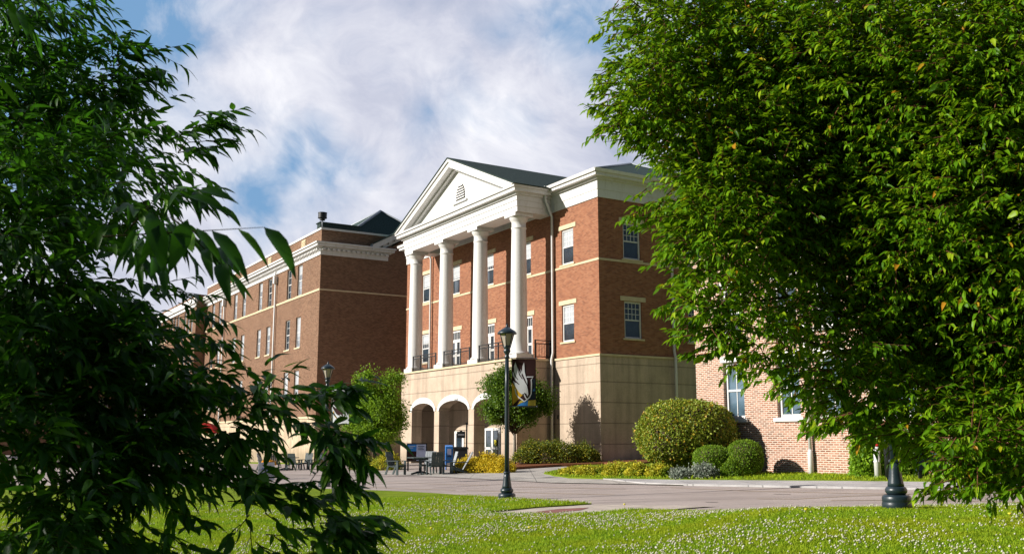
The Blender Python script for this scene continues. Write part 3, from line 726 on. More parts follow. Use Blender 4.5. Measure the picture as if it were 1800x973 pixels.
    mb = MB(); mb.poly([(-ea0 - .5, tb, za), (-ea1 + .5, tb, za), (-ac, tb, zp - .28)]); mb.build('tympanum', 'white', R)
    mb = MB(); sp = (zp - za) / (ac - ea0); th = .52
    for sgn, e0 in ((1, ea0), (-1, ea1)):
        lower = [(e0, za), (ac, zp), (ac, zp - th), (e0 + sgn * th / sp, za)]
        mb.prism(lower, lambda p, d: (-p[0], d, p[1]), f0 - .52, tb + .02)
        thin = [(e0 - sgn * .08, za + .0), (ac, zp + .035), (ac, zp - .16), (e0 + sgn * .30, za)]
        mb.prism(thin, lambda p, d: (-p[0], d, p[1]), f0 - .62, f0 - .521)
        inner = [(e0 + sgn * th / sp, za), (ac, zp - th), (ac, zp - th - .16), (e0 + sgn * (th + .16) / sp, za)]
        mb.prism(inner, lambda p, d: (-p[0], d, p[1]), f0 - .12, tb + .01)
    mb.build('raking_cornice', 'white', R)
    mb = MB()
    for sgn, e0 in ((1, ea0), (-1, ea1)):
        q = [(e0 - sgn * .12, za + .02), (ac, zp + .12), (ac, zp + .03), (e0 - sgn * .02, za - .02)]
        mb.prism(q, lambda p, d: (-p[0], d, p[1]), f0 - .66, 9.5)
    mb.build('portico_roof', 'shingle', R)
    # arched louvre vent
    mb = MB(); vc, vz, vw, vh = 11.9, 16.75, .62, 1.0; y = tb
    n = 12
    outer = [(vc + (vw + .14) * math.cos(t), vz + .25 + (vh - .25 + .1) * math.sin(t)) for t in [math.pi * k / n for k in range(n + 1)]]
    o = MB(); k = 9
    for i in range(6):
        z = vz + i * .165; hw = vw * math.sqrt(max(.05, 1 - ((i * .165) / (vh)) ** 2))
        mb.prism([(y - .11, z), (y - .02, z + .13), (y - .005, z + .13), (y - .09, z)], lambda p, d: (d, p[0], p[1]), -vc - hw, -vc + hw, 0)
    mb.box(-vc - .95, -vc + .95, y - .13, y - .002, vz - .26, vz - .14)
    v = mb.build('louvre_vent', 'white', R)
    mb = MB(); pr = [(vc - vw, vz)] + [(vc - vw * math.cos(t), vz + vh * math.sin(t)) for t in [math.pi * k / 12 for k in range(1, 12)]] + [(vc + vw, vz)]
    mb.prism(pr, lambda p, d: (-p[0], d, p[1]), y - .012, y - .004); mb.build('vent_opening', 'interior', v)
    # balustrades
    for a0, a1 in ((5.95, 9.4), (10.65, 14.1), (15.3, 18.75)):
        mb = MB(); yb = -2.2
        aa = a0 + .0; bb = a1 - .0
        for z in (1.04, .86, .1): mb.box(-bb, -aa, yb - .03, yb + .03, z, z + .05)
        for k in range(4): x = -aa - (bb - aa) * k / 3; mb.box(x - .04, x + .04, yb - .035, yb + .035, 0, 1.1)
        kk = 24
        for k in range(kk): x = -aa - (bb - aa) * (k + .5) / kk; mb.box(x - .009, x + .009, yb - .009, yb + .009, .15, .86)
        mb.build('railing', 'black', R, (0, 0, 5.95))
    mb = MB(); x = -pa0 - .08
    for z in (1.04, .86, .1): mb.box(x - .03, x + .03, -1.15, -.05, z, z + .05)
    for yb in (-1.12, -.09): mb.box(x - .035, x + .035, yb - .04, yb + .04, 0, 1.1)
    for k in range(9): yb = -1.1 + 1.0 * (k + .5) / 9; mb.box(x - .009, x + .009, yb - .009, yb + .009, .15, .86)
    mb.build('railing', 'black', R, (0, 0, 5.95))
    # downspouts
    def ds(x, y, side):
        mb = MB(); nx, ny = side
        px, py = x + nx * .16, y + ny * .16
        e1 = (x + nx * .62, y + ny * .62)
        mb.tube([(e1[0], e1[1], 15.95), (e1[0], e1[1], 15.3), (px, py, 14.3), (px, py, 6.3), (px + nx * .1, py + ny * .1, 5.9), (px + nx * .1, py + ny * .1, GZ)], .075, 8)
        mb.box(e1[0] - .13, e1[0] + .13, e1[1] - .13, e1[1] + .13, 15.9, 16.08)
        mb.build('downspout', 'white', R)
    ds(-4.35, 0, (0, -1)); ds(-20.35, 0, (0, -1)); ds(0, 5.05, (1, 0)); ds(0, 18, (1, 0))
    # wall lamps / box
    mb = MB(); mb.box(-4.0, -3.9, -.14, -.06, 2.55, 2.75); mb.build('wall_box', 'black', R)
    return R
def onp(u, v, b):
    """pixel -> (a, z) on plane b of main building"""
    r = ray(u, v); P = WP + uB * b; t = ((P - CAM) @ uB) / (r @ uB); p = CAM + r * t - WP; return (p @ uA, p[2])
hall = main_building()

# ================================================================== BROWN BUILDING (left)
def left_building():
    R = empty('brick_building', (LP[0], LP[1], 0), ROT, 'long brown brick building with dentil cornice and parapet left of the portico', 'building')
    FR = lambda u, z, d: (-u, d, z); A1, B1 = 36.6, 20
    w = 1.2; rows = [(13.25, 15.85, 2), (8.9, 11.45, 2), (4.45, 7.0, 2)]
    us = [4.95, 7.7, 13.2, 16.1, 21.5, 24.6, 30.6, 33.4]
    holes = [(u - w/2, u + w/2, a, b) for u in us for a, b, _ in rows]
    mb = MB(); wall(mb, FR, 0, A1, 3.1, 18.0, holes, .2)
    mb.poly([(0, 0, 3.1), (0, B1, 3.1), (0, B1, 16), (0, 0, 16)]); mb.poly([(0, 0, 16), (0, 6.1, 16), (0, 6.1, 18), (0, 0, 18)])
    mb.poly([(0, 6.1, 18), (-A1, 6.1, 18), (-A1, 6.1, 15), (0, 6.1, 15)])
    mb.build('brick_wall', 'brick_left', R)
    for u in us:
        for a, b, _ in rows:
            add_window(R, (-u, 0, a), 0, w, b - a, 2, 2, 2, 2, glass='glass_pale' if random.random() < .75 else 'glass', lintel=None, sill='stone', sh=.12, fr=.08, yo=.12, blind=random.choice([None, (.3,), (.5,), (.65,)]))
    mb = MB(); mb.prism([(-A1, -.06), (.06, -.06), (.06, B1), (.001, B1), (.001, -.001), (-A1, -.001)], lambda p, d: (p[0], p[1], d), -1.4, 3.0); mb.build('stone_base', 'stucco_left', R)
    mb = MB(); mb.box(-A1, .12, -.12, B1, 3.0, 3.16); mb.build('base_cap', 'stone', R)
    mb = MB(); mb.box(-A1, .05, -.06, -.001, 13.06, 13.22); mb.box(.0015, .05, -.001, B1, 13.08, 13.2); mb.build('belt_course', 'stone', R)
    # cornice with dentils
    mb = MB(); E = 6.1
    mb.box(-A1, .08, -.08, E - .3, 15.95, 16.3); mb.box(-A1, .25, -.25, E - .1, 16.48, 16.6); mb.box(-A1, .5, -.5, E + .1, 16.6, 16.8); mb.box(-A1, .62, -.62, E + .2, 16.8, 16.92)
    mb.box(-A1, .12, -.12, E - .25, 16.3, 16.48)
    x = -.1
    while x > -A1: mb.box(x - .14, x + .04, -.34, -.121, 16.31, 16.47); x -= .36
    y = .0
    while y < E - .3: mb.box(.121, .34, y, y + .22, 16.31, 16.47); y += .42
    mb.build('cornice', 'white', R)
    mb = MB(); mb.box(-A1, .07, -.07, .3, 18.0, 18.16); mb.box(-.3, .07, .3, E, 18.0, 18.16); mb.build('coping', 'white', R)
    # small attic vents in parapet
    for u in (4.2, 13.5, 22):
        mb = MB(); mb.box(-u - .5, -u + .5, -.05, -.002, 17.25, 17.85)
        for k in range(4): mb.box(-u - .46, -u + .46, -.09, -.051, 17.3 + k * .13, 17.36 + k * .13)
        mb.build('attic_vent', 'stone', R)
    mb = MB(); mb.poly([(0, 0, 17.6), (0, 6.1, 17.6), (-A1, 6.1, 17.6), (-A1, 0, 17.6)]); mb.build('flat_roof', 'metal_grey', R)
    # raking gable on the shaded end
    mb = MB(); y0, z0, sl_ = 4.2, 16.75, .545
    pts = lambda t0, t1, lo, hi: [(y0 + t0, z0 + sl_ * t0 + lo), (y0 + t1, z0 + sl_ * t1 + lo), (y0 + t1, z0 + sl_ * t1 + hi), (y0 + t0, z0 + sl_ * t0 + hi)]
    Lr = 7.5
    mb.prism(pts(0, Lr, -.1, .45), lambda p, d: (d, p[0], p[1]), 0.002, .6)
    mb.prism(pts(.2, Lr, -.42, -.1), lambda p, d: (d, p[0], p[1]), 0.002, .2)
    k = .4
    while k < Lr: mb.prism(pts(k, k + .28, -.26, -.1), lambda p, d: (d, p[0], p[1]), .2, .42); k += .55
    yr, zr = y0 + Lr, z0 + sl_ * Lr
    mb.prism([(yr, zr - .1), (yr + Lr, z0 - .1), (yr + Lr, z0 + .45), (yr, zr + .45)], lambda p, d: (d, p[0], p[1]), .002, .6)
    mb.build('raking_cornice', 'white', R)
    mb = MB(); mb.poly([(-.002, y0, 15.9), (-.002, y0 + 2 * Lr, 15.9), (-.002, y0 + Lr, zr)]); mb.build('gable_wall', 'brick_left', R)
    mb = MB(); q = [(y0, z0 + .46), (yr, zr + .46), (yr + Lr, z0 + .46), (yr + Lr, z0 + .36), (yr, zr + .36), (y0, z0 + .36)]
    mb.prism(q, lambda p, d: (d, p[0], p[1]), -9, .65); mb.build('gable_roof', 'shingle_grey', R)
    # big hip roof behind the parapet
    hb0, hb1, ha0, ha1, hz = 2.2, 19.0, 1.5, 36, 17.7
    h = 2.5
    mb = MB(); c = [(-ha0, hb0, hz), (-ha0, hb1, hz), (-ha1, hb1, hz), (-ha1, hb0, hz)]
    ap = onL(669, 371, 4.5)
    r1 = (-4.5, ap[0], ap[1]); hw = ap[0] - hb0
    c = [(-ha0, hb0, hz), (-ha0, ap[0] + hw * 1.3, hz), (-ha1, ap[0] + hw * 1.3, hz), (-ha1, hb0, hz)]; r2 = (-ha1 + 4, ap[0], ap[1])
    mb.poly([c[0], c[1], r1]); mb.poly([c[3], c[0], r1, r2]); mb.poly([c[1], c[2], r2, r1]); mb.poly([c[2], c[3], r2])
    o = mb.build('hip_roof', 'shingle_grey', R)
    mb = MB(); mb.tube([c[0], r1], .13, 6); mb.tube([c[1], r1], .1, 6); mb.tube([r1, r2], .1, 6); mb.build('ridge_cap', 'metal_grey', o)
    # roof box and siren
    mb = MB(); mb.box(-1.7, -.9, .2, 3.6, 17.6, 18.75); mb.box(-1.78, -.82, .12, 3.68, 18.75, 18.83); mb.build('roof_box', 'shingle', R)
    for u, z in ((11.1, 16.0), (28.4, 16.0)):
        mb = MB(); mb.tube([(-u, -.16, 15.2), (-u, -.16, 3.2), (-u, -.24, 3.0), (-u, -.24, -.4)], .08, 8); mb.box(-u - .2, -u + .2, -.36, -.062, 15.1, 15.75); mb.tube([(-u, -.2, 15.75), (-u, -.2, 16.2)], .07, 8); mb.build('downspout', 'white', R)
    # projecting far wing
    P1 = -1.1; u0 = A1; u1 = 57
    mb = MB(); FR2 = lambda u, z, d: (-u, P1 + d, z)
    us2 = [38.6, 40.2, 41.8, 45.5, 47.1, 48.7, 52.4, 54, 55.6]
    hl = [(u - .5, u + .5, a, b) for u in us2 for a, b, _ in rows]
    wall(mb, FR2, u0, u1, -1.4, 17.3, hl, .2); mb.poly([(-u0, P1, -1.4), (-u0, 0.2, -1.4), (-u0, 0.2, 17.3), (-u0, P1, 17.3)]); mb.poly([(-u0, P1, 17.3), (-u0, 8, 17.3), (-u1, 8, 17.3), (-u1, P1, 17.3)])
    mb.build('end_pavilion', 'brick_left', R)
    for u in us2:
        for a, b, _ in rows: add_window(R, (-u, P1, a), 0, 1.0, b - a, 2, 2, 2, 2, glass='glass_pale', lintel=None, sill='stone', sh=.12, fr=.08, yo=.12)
    mb = MB(); mb.box(-u1, -u0 + .3, P1 - .3, P1 - .002, 16.3, 16.9); mb.box(-u1, -u0 + .12, P1 - .12, P1 - .002, 15.95, 16.3); mb.build('pavilion_cornice', 'white', R)
    return R
def onL(u, v, a):
    r = ray(u, v); P = LP + uA * a; t = ((P - CAM) @ uA) / (r @ uA); p = CAM + r * t - LP; return (p @ uB, p[2])
lb = left_building()
# siren on a pole on the roof
b_, z_ = onL(563.5, 405, .35)
sp = LP + uA * .35 + uB * .15
sr = empty('roof_siren', (sp[0], sp[1], 18.16), 0, 'dark drum shaped siren on a short pole above the brown building corner', 'siren')
mb = MB(); mb.lathe([(.045, 0), (.045, .72)], seg=10); mb.build('pole', 'metal_grey', sr)
mb = MB(); mb.lathe([(.22, .66), (.22, .84), (.37, .84), (.37, .88), (.35, .89), (.35, 1.24), (.37, 1.25), (.37, 1.29), (.05, 1.33)], seg=20, sm_=False); mb.build('siren_drum', 'black', sr)
# dark brick block further left, seen through the leaves
def far_block():
    p = LP + uA * 58 - uB * 21
    R = empty('far_brick_block', (p[0], p[1], -.5), ROT, 'shaded red brick block glimpsed through leaves at far left', 'building')
    mb = MB(); FRs = lambda u, z, d: (-d, u, z)
    hl = [(u - .6, u + .6, z, z + 2.4) for u in (2, 5, 8, 11, 14, 17) for z in (4.5, 9, 13.2)]
    wall(mb, FRs, 0, 19, 0, 17, hl, .2); wall(mb, lambda u, z, d: (-u, d, z), 0, 16, 0, 17, [], .2)
    mb.poly([(0, 0, 17), (0, 19, 17), (-16, 19, 17), (-16, 0, 17)]); mb.build('brick_wall', 'brick_left', R)
    for u in (2, 5, 8, 11, 14, 17):
        for z in (4.5, 9, 13.2): add_window(R, (0, u, z), math.pi/2, 1.2, 2.4, 2, 2, 2, 2, lintel=None, sill='stone')
    mb = MB(); mb.box(-16, .2, -.2, 19.2, 17.0, 17.4); mb.build('coping', 'white', R)
far_block()

# ================================================================== PINK BUILDING (right)
def onK(u, v):
    r = ray(u, v); t = ((PP - CAM) @ uB) / (r @ uB); p = CAM + r * t - PP; return (p @ uA, p[2])
def pink_building():
    R = empty('brick_annex', (PP[0], PP[1], 0), ROT, 'low pink brick annex with white sash windows behind the right tree', 'building')
    A1, A0 = 5.84, -26.0; top = 7.85; w = 1.0
    us = [3.92, 1.42, -.35, -2.9, -4.7, -7.2, -9, -11.5, -13.3, -16, -18, -21, -23]
    z1 = 2.12; zu = onK(1290, 592)[1]
    rows = [(z1, z1 + 1.95), (zu, zu + 1.75)]
    hl = [(u - w/2, u + w/2, a, b) for u in us for a, b in rows]
    mb = MB(); wall(mb, lambda u, z, d: (-u, d, z), A0, A1, -.2, top, hl, .2)
    mb.poly([(-A1, 0, -.2), (-A1, 11, -.2), (-A1, 11, top), (-A1, 0, top)]); mb.poly([(-A0, 0, -.2), (-A0, 11, -.2), (-A0, 11, top), (-A0, 0, top)]); mb.poly([(-A1, 11, -.2), (-A0, 11, -.2), (-A0, 11, top), (-A1, 11, top)])
    mb.build('brick_wall', 'brick_pink', R)
    mb = MB(); mb.box(-A1, -A0, 0.01, 11, top - .3, top - .1); mb.build('flat_roof', 'metal_grey', R)
    for u in us:
        for i, (a, b) in enumerate(rows):
            add_window(R, (-u, 0, a), 0, w, b - a, 2, 1, 2, 1, glass='glass_blind' if i == 0 else 'glass', lintel='white', lh=.2, lo=.12, sill='white', sh=.13, fr=.1, yo=.12, split=.5)
    mb = MB(); mb.box(-A1 - .06, -A0 + .06, -.06, 11.06, top, top + .14); mb.build('coping', 'stone', R)
    for u in (.50, -8.1, -17):
        mb = MB(); mb.tube([(-u, -.12, top - .3), (-u, -.12, 1.05)], .055, 10); mb.tube([(-u, -.13, 1.1), (-u, -.13, .98), (-u, -.13, .1)], [.06, .085, .085], 10)
        for z in (2.5, 4.6, 6.6): mb.box(-u - .08, -u + .08, -.1, -.002, z, z + .05)
        mb.build('downspout', 'white', R)
pink_building()

# ================================================================== LAMP POSTS
def star_lathe(mb, prof, n=16, fl=.07, **k): mb.lathe(prof, seg=n * 2, flute=fl, **k)
def lamp_mesh_parts(h):
    """returns dict of MB at unit height h (metres)"""
    P = {}
    s = h / 4.05
    b = MB()
    b.lathe([(.0, -.1), (.205, -.1), (.205, .045), (.198, .06), (.202, .075), (.202, .125), (.19, .15), (.165, .165)], seg=32)
    b.lathe([(.12, .16), (.135, .18), (.152, .205), (.152, .235), (.138, .265), (.118, .28)], seg=32)
    star_lathe(b, [(.116, .278), (.108, .33), (.092, .42), (.078, .54), (.070, .62)], 16, .06)
    b.lathe([(.066, .615), (.082, .625), (.082, .65), (.064, .66)], seg=32)
    P['base'] = b
    p = MB(); star_lathe(p, [(.056, .655), (.054, 1.6), (.050, 2.6), (.046, 3.32)], 12, .05); P['pole'] = p
    n = MB(); n.lathe([(.048, 3.30), (.064, 3.32), (.064, 3.35), (.05, 3.37), (.055, 3.42), (.085, 3.46), (.085, 3.50), (.06, 3.53), (.09, 3.56), (.10, 3.60)], seg=20)
    n.lathe([(.225, 3.885), (.235, 3.90), (.225, 3.925), (.19, 3.965), (.12, 4.01), (.06, 4.045), (.028, 4.06), (.035, 4.085), (.02, 4.11), (.004, 4.16)], seg=24)
    for k in range(6):
        a = math.pi * 2 * k / 6 + .3; n.tube([(.095 * math.cos(a), .095 * math.sin(a), 3.59), (.175 * math.cos(a), .175 * math.sin(a), 3.89)], .010, 5)
    P['lantern'] = n
    gl_ = MB(); gl_.lathe([(.085, 3.60), (.165, 3.884)], seg=6, sm_=False, ph=.3); P['glass'] = gl_
    return P
lamp_parts = lamp_mesh_parts(4.05)
lm_meshes = {}
def lamp(loc, label, rz=0, sc=1.0):
    R = empty('street_lamp', loc, rz, label, 'lamp post', 'dark green lamp posts with lantern tops')
    R.scale = (sc, sc, sc)
    for k, nm, m in (('base', 'base', 'lamp'), ('pole', 'pole', 'lamp'), ('lantern', 'lantern', 'lamp')):
        if k not in lm_meshes:
            o = lamp_parts[k].build(nm, m, R); lm_meshes[k] = o.data
        else: o = mobj(nm, lm_meshes[k], R)
        if k == 'lantern':
            if 'glass' not in lm_meshes: q = lamp_parts['glass'].build('glass', 'lampglass', o); lm_meshes['glass'] = q.data
            else: mobj('glass', lm_meshes['glass'], o)
    return R
# banner artwork in unit coordinates (x right, y down), from the design on the cloth
def zp(l): return [((x - 236) / 258, (y - 425) / 505) for x, y in l]
WING1 = zp([(275, 460), (290, 505), (318, 560), (348, 610), (378, 660), (398, 715), (408, 765), (413, 805), (402, 828), (392, 800), (372, 790), (362, 802), (340, 806), (312, 782), (286, 742), (262, 700), (250, 660), (275, 680), (302, 690), (266, 650), (247, 605), (247, 555), (262, 592), (286, 625), (262, 565), (260, 505)])
WING2 = zp([(367, 460), (372, 500), (374, 560), (384, 610), (400, 655), (402, 705), (372, 650), (336, 600), (330, 530), (345, 572), (350, 505)])
NECK = zp([(372, 800), (385, 835), (398, 850), (412, 862), (396, 862), (378, 845), (364, 812)])
JLINE = zp([(393, 620), (465, 618), (443, 650), (446, 700), (443, 800), (425, 838), (398, 862), (368, 884), (348, 866), (305, 835), (282, 800), (272, 745)])
HEAD = zp([(310, 690), (345, 740), (330, 775), (300, 770)])
def banner(name, loc, rz, w, h, field, wing, jcol1, jcol2, blocks, label, parent_lamp=None):
    R = empty(name, loc, rz, label, 'banner')
    nx, nz = 14, 20; mb = MB()
    def cloth(x, z): return .025 * math.sin(x * 5 + z * 2.2) * (z ** .8) + .012 * math.sin(z * 9)
    def P(x, y, o=0.): return (x * w, cloth(x, y) - o, -y * h)
    for i in range(nx):
        for j in range(nz):
            x0, x1, y0, y1 = i / nx, (i + 1) / nx, j / nz, (j + 1) / nz
            mb.poly([P(x0, y0), P(x1, y0), P(x1, y1), P(x0, y1)], 0, True)
    mb.poly  # field
    o = mb.build('cloth', field, R)
    def shape(nm, poly, m, off):
        bm = bmesh.new(); vs = [bm.verts.new((x, y, 0)) for x, y in poly]
        for t in tessellate_polygon([[Vector((x, y, 0)) for x, y in poly]]):
            try: bm.faces.new([vs[i] for i in t])
            except ValueError: pass
        for k in range(1, 12): bmesh.ops.bisect_plane(bm, geom=bm.verts[:] + bm.edges[:] + bm.faces[:], plane_co=(k / 12, 0, 0), plane_no=(1, 0, 0), dist=1e-5)
        for k in range(1, 20): bmesh.ops.bisect_plane(bm, geom=bm.verts[:] + bm.edges[:] + bm.faces[:], plane_co=(0, k / 20, 0), plane_no=(0, 1, 0), dist=1e-5)
        for v in bm.verts: v.co = Vector(P(v.co.x, v.co.y, off))
        me = bpy.data.meshes.new(nm); bm.to_mesh(me); bm.free(); me.materials.append(M[m]); q = bpy.data.objects.new(nm, me); COL.objects.link(q); q.parent = R; return q
    for nm, poly, m in blocks: shape(nm, poly, m, .004)
    def line(pts, wd, m, off):
        asp = h / w; polys = []
        left, right = [], []
        for i, p in enumerate(pts):
            a = pts[max(i - 1, 0)]; b = pts[min(i + 1, len(pts) - 1)]; dx, dy = (b[0] - a[0]), (b[1] - a[1]) * asp; l = math.hypot(dx, dy)
            nx_, ny_ = -dy / l * wd, dx / l * wd / asp; left.append((p[0] + nx_, p[1] + ny_)); right.append((p[0] - nx_, p[1] - ny_))
        shape('letter_outline', left + right[::-1], m, off)
    line(JLINE[:6], .022, jcol1, .008); line(JLINE[5:], .022, jcol2, .008)
    shape('wing_emblem', WING1, wing, .011); shape('wing_emblem', WING2, wing, .011); shape('wing_emblem', NECK, wing, .011)
    for sl in ([(254, 535), (270, 600), (304, 648), (298, 650), (264, 606)], [(250, 602), (274, 655), (318, 700), (310, 702), (264, 664)], [(345, 575), (374, 640), (398, 700), (391, 702), (364, 650), (340, 600)], [(292, 505), (322, 590), (352, 640), (345, 642), (314, 596)]):
        shape('feather_line', zp(sl), field, .014)
    for z in (.015, -h - .015):
        a = MB(); a.tube([(-.10, 0, z), (w + .02, 0, z)], .010, 6); a.lathe([(.018, z - .02), (.018, z + .02)], (w + .02, 0, 0), 8); a.build('banner_arm', 'lamp', R)
    return R
l1 = ground(891, 878.5); Ld = l1[1]
def lampheight(D, vtop, zbase): r = ray(CX, vtop); return HC + r[2] / r[1] * D - zbase
s1 = lampheight(Ld, 567, l1[2]) / 4.16
l1z = float(l1[2]) - .0
lamp((l1[0], l1[1], l1z), 'dark lamp post with maroon winged banner at the road edge, centre of picture', 0, s1)
px = Ld / 1723.6
def Pd(u, v, D): return at_depth(u, v, D)
pb_ = Pd(899.5, 630.5, Ld); B1w = 43 * px; B1h = 84 * px * .985
blocks1 = [('gold_block', zp([(236, 680), (262, 708), (300, 758), (352, 812), (246, 920), (240, 800)]), 'gold'),
           ('olive_block', zp([(322, 880), (345, 866), (366, 886), (352, 892), (318, 905), (300, 918)]), 'olive'),
           ('navy_block', zp([(448, 640), (488, 640), (488, 862), (412, 862), (440, 830)]), 'navy'),
           ('blue_block', zp([(292, 928), (340, 898), (372, 890), (400, 866), (410, 870), (404, 929)]), 'blue'),
           ('mustard_block', zp([(412, 871), (490, 866), (492, 929), (405, 929)]), 'olive'),
           ('teal_block', zp([(458, 772), (484, 728), (486, 772)]), 'blue')]
banner('lamp_banner', pb_, 0.0, B1w, B1h, 'maroon', 'grey_mark', 'grey_mark', 'grey_mark', blocks1, 'maroon banner with pale wing and letter mark hanging on the centre lamp post')
# left lamp
D2 = 34.0; x2 = at_depth(575, 700, D2)[0]; z2 = float(flat(x2, 0)) + .012
s2 = lampheight(D2, 634, z2) / 4.16
lamp((x2, D2, z2), 'lamp post with white winged banner, half hidden by dark leaves at left', 0, s2)
px = D2 / 1723.6; pb_ = Pd(583, 684, D2)
blocks2 = [('gold_beak', zp([(335, 735), (392, 752), (372, 800), (335, 790)]), 'gold')]
banner('lamp_banner', pb_, -.38, 36 * px, 60 * px, 'white_cloth', 'maroon', 'maroon', 'gold', blocks2, 'white banner with maroon wing mark on the left lamp post')
# right lamp
D3 = 14.2; p3 = at_depth(1577, 889, D3); z3 = float(p3[2])
px3 = D3 / 1723.6
lamp((p3[0], D3, z3), 'lamp post on the lawn crest rising into the right tree', 0, 49.5 * px3 / .41)

# ================================================================== FURNITURE
def chair_parts():
    P = []
    leg = MB(); leg.box(-.32, -.26, -.36, -.27, 0, .58); P.append(('leg', leg))
    leg = MB(); leg.box(.26, .32, -.36, -.27, 0, .58); P.append(('leg', leg))
    for sx in (-.30, .26):
        l = MB(); l.prism([(.12, .36), (.20, .36), (.34, 0), (.25, 0)], lambda p, d: (d, p[0], p[1]), sx, sx + .04); P.append(('leg', l))
    st = MB()
    for k in range(6): y = -.34 + k * .095; z = .40 - k * .012; st.box(-.27, .27, y, y + .082, z, z + .022)
    st.box(-.25, -.22, -.34, .22, .33, .385); st.box(.22, .25, -.34, .22, .33, .385); P.append(('seat', st))
    bk = MB()
    for k in range(5):
        x = -.25 + k * .102; top = .98 - abs(k - 2) * .0
        bk.prism([(.17, .36), (.195, .36), (.36, top), (.335, top)], lambda p, d: (d, p[0], p[1]), x, x + .092)
    bk.prism([(.205, .47), (.235, .47), (.25, .53), (.22, .53)], lambda p, d: (d, p[0], p[1]), -.27, .27); bk.prism([(.30, .78), (.33, .78), (.345, .84), (.315, .84)], lambda p, d: (d, p[0], p[1]), -.27, .27)
    P.append(('backrest', bk))
    for sx in (-.36, .25):
        a = MB(); a.box(sx, sx + .11, -.40, .27, .58, .605); P.append(('armrest', a))
    return P
ch_protos = {}
def chair(loc, rz, label, group, mats=('chair', 'chair')):
    R = empty('patio_chair', loc, rz, label, 'chair', group)
    key = mats
    if key not in ch_protos:
        ch_protos[key] = []
        for nm, mb in chair_parts():
            o = mb.build(nm, mats[1] if nm == 'backrest' else mats[0], R); ch_protos[key].append((nm, o.data))
    else:
        for nm, me in ch_protos[key]: mobj(nm, me, R)
    return R
def adirondack(loc, rz, label, group):
    R = empty('lounge_chair', loc, rz, label, 'chair', group)
    for sx in (-.33, .28):
        l = MB(); l.box(sx, sx + .05, -.42, -.32, 0, .52); l.build('leg', 'chair', R)
        l = MB(); l.prism([(-.40, .36), (-.40, .24), (.55, 0), (.68, 0)], lambda p, d: (d, p[0], p[1]), sx, sx + .04); l.build('leg', 'chair', R)
        a = MB(); a.box(sx - .04, sx + .09, -.46, .32, .52, .545); a.build('armrest', 'chair', R)
    st = MB()
    for k in range(6): y = -.38 + k * .09; z = .35 - k * .03; st.box(-.28, .28, y, y + .08, z, z + .02)
    st.build('seat', 'chair', R)
    bk = MB()
    for k in range(5): x = -.27 + k * .11; bk.prism([(.10, .2), (.125, .2), (.56, .98 - abs(k - 2) * .02), (.53, .99 - abs(k - 2) * .02)], lambda p, d: (d, p[0], p[1]), x, x + .098)
    bk.build('backrest', 'chair_pale', R); return R
def table(loc, label, group, r=.6, rz=0):
    R = empty('patio_table', loc, rz, label, 'table', group)
    t = MB(); t.lathe([(r - .02, .70), (r, .705), (r, .735), (r - .02, .74)], seg=8, sm_=False, ph=.39); t.build('tabletop', 'chair', R)
    p = MB(); p.box(-.06, .06, -.06, .06, .06, .70); p.box(-.35, .35, -.05, .05, .62, .69); p.box(-.05, .05, -.35, .35, .615, .685); p.build('pedestal', 'chair', R)
    for k in range(4):
        a = math.pi / 2 * k + .4; l = MB(); l.prism([(.05, .06), (.05, .14), (.12, .14), (.42, .05), (.42, 0), (.36, 0)], lambda q, d: (q[0] * math.cos(a) - d * math.sin(a), q[0] * math.sin(a) + d * math.cos(a), q[1]), -.03, .03); l.build('leg', 'chair', R)
    return R
def put(u, v): p = ground(u, v); return (p[0], p[1], float(p[2]) + .018)
G1 = 'patio chairs round the table before the arcade'
Dt = put(738, 834)
cx_, cy_, cz_ = Dt
table((cx_, cy_ + .2, cz_), 'dark octagonal patio table before the stone arcade', None, .62)
chair((cx_ - 1.05, cy_ - .3, cz_), math.radians(62), 'grey patio chair turned to the table, leftmost of the group before the arcade', G1)
chair((cx_ + .3, cy_ + 1.15, cz_), math.radians(-10), 'pale backed patio chair on the far side of the table before the arcade', G1, ('chair', 'chair_pale'))
chair((cx_ + .72, cy_ - .55, cz_), math.radians(200), 'dark patio chair with its back to the camera, right of the arcade table', G1)
chair((cx_ + 1.25, cy_ + .35, cz_), math.radians(-75), 'patio chair with a pale slanted back between table and lounge chair', G1, ('chair', 'chair_pale'))
adirondack((cx_ + 1.75, cy_ - .1, cz_), math.radians(-82), 'low lounge chair with sloping pale back beside the yellow shrubs', G1)
# far group at left
p = ground(505, 826); fx, fy, fz = p[0], p[1], float(p[2]) + .012
G2 = 'patio chairs before the brown building'
table((fx - .1, fy + .1, fz), 'dark patio table before the brown building base', None, .75)
chair((fx - 1.4, fy, fz), math.radians(80), 'pale backed chair leftmost at the table before the brown building', G2, ('chair', 'chair_pale'))
chair((fx - .6, fy - .9, fz), math.radians(190), 'dark chair nearest the road at the table before the brown building', G2)
chair((fx + .55, fy - .75, fz), math.radians(160), 'grey chair right of the nearest one before the brown building', G2)
chair((fx + .9, fy + .9, fz), math.radians(-20), 'dark chair behind the table before the brown building', G2)
lastc = chair((fx + 1.65, fy + .0, fz), math.radians(-95), 'dark chair with pale cloth on its back near the building corner', G2)
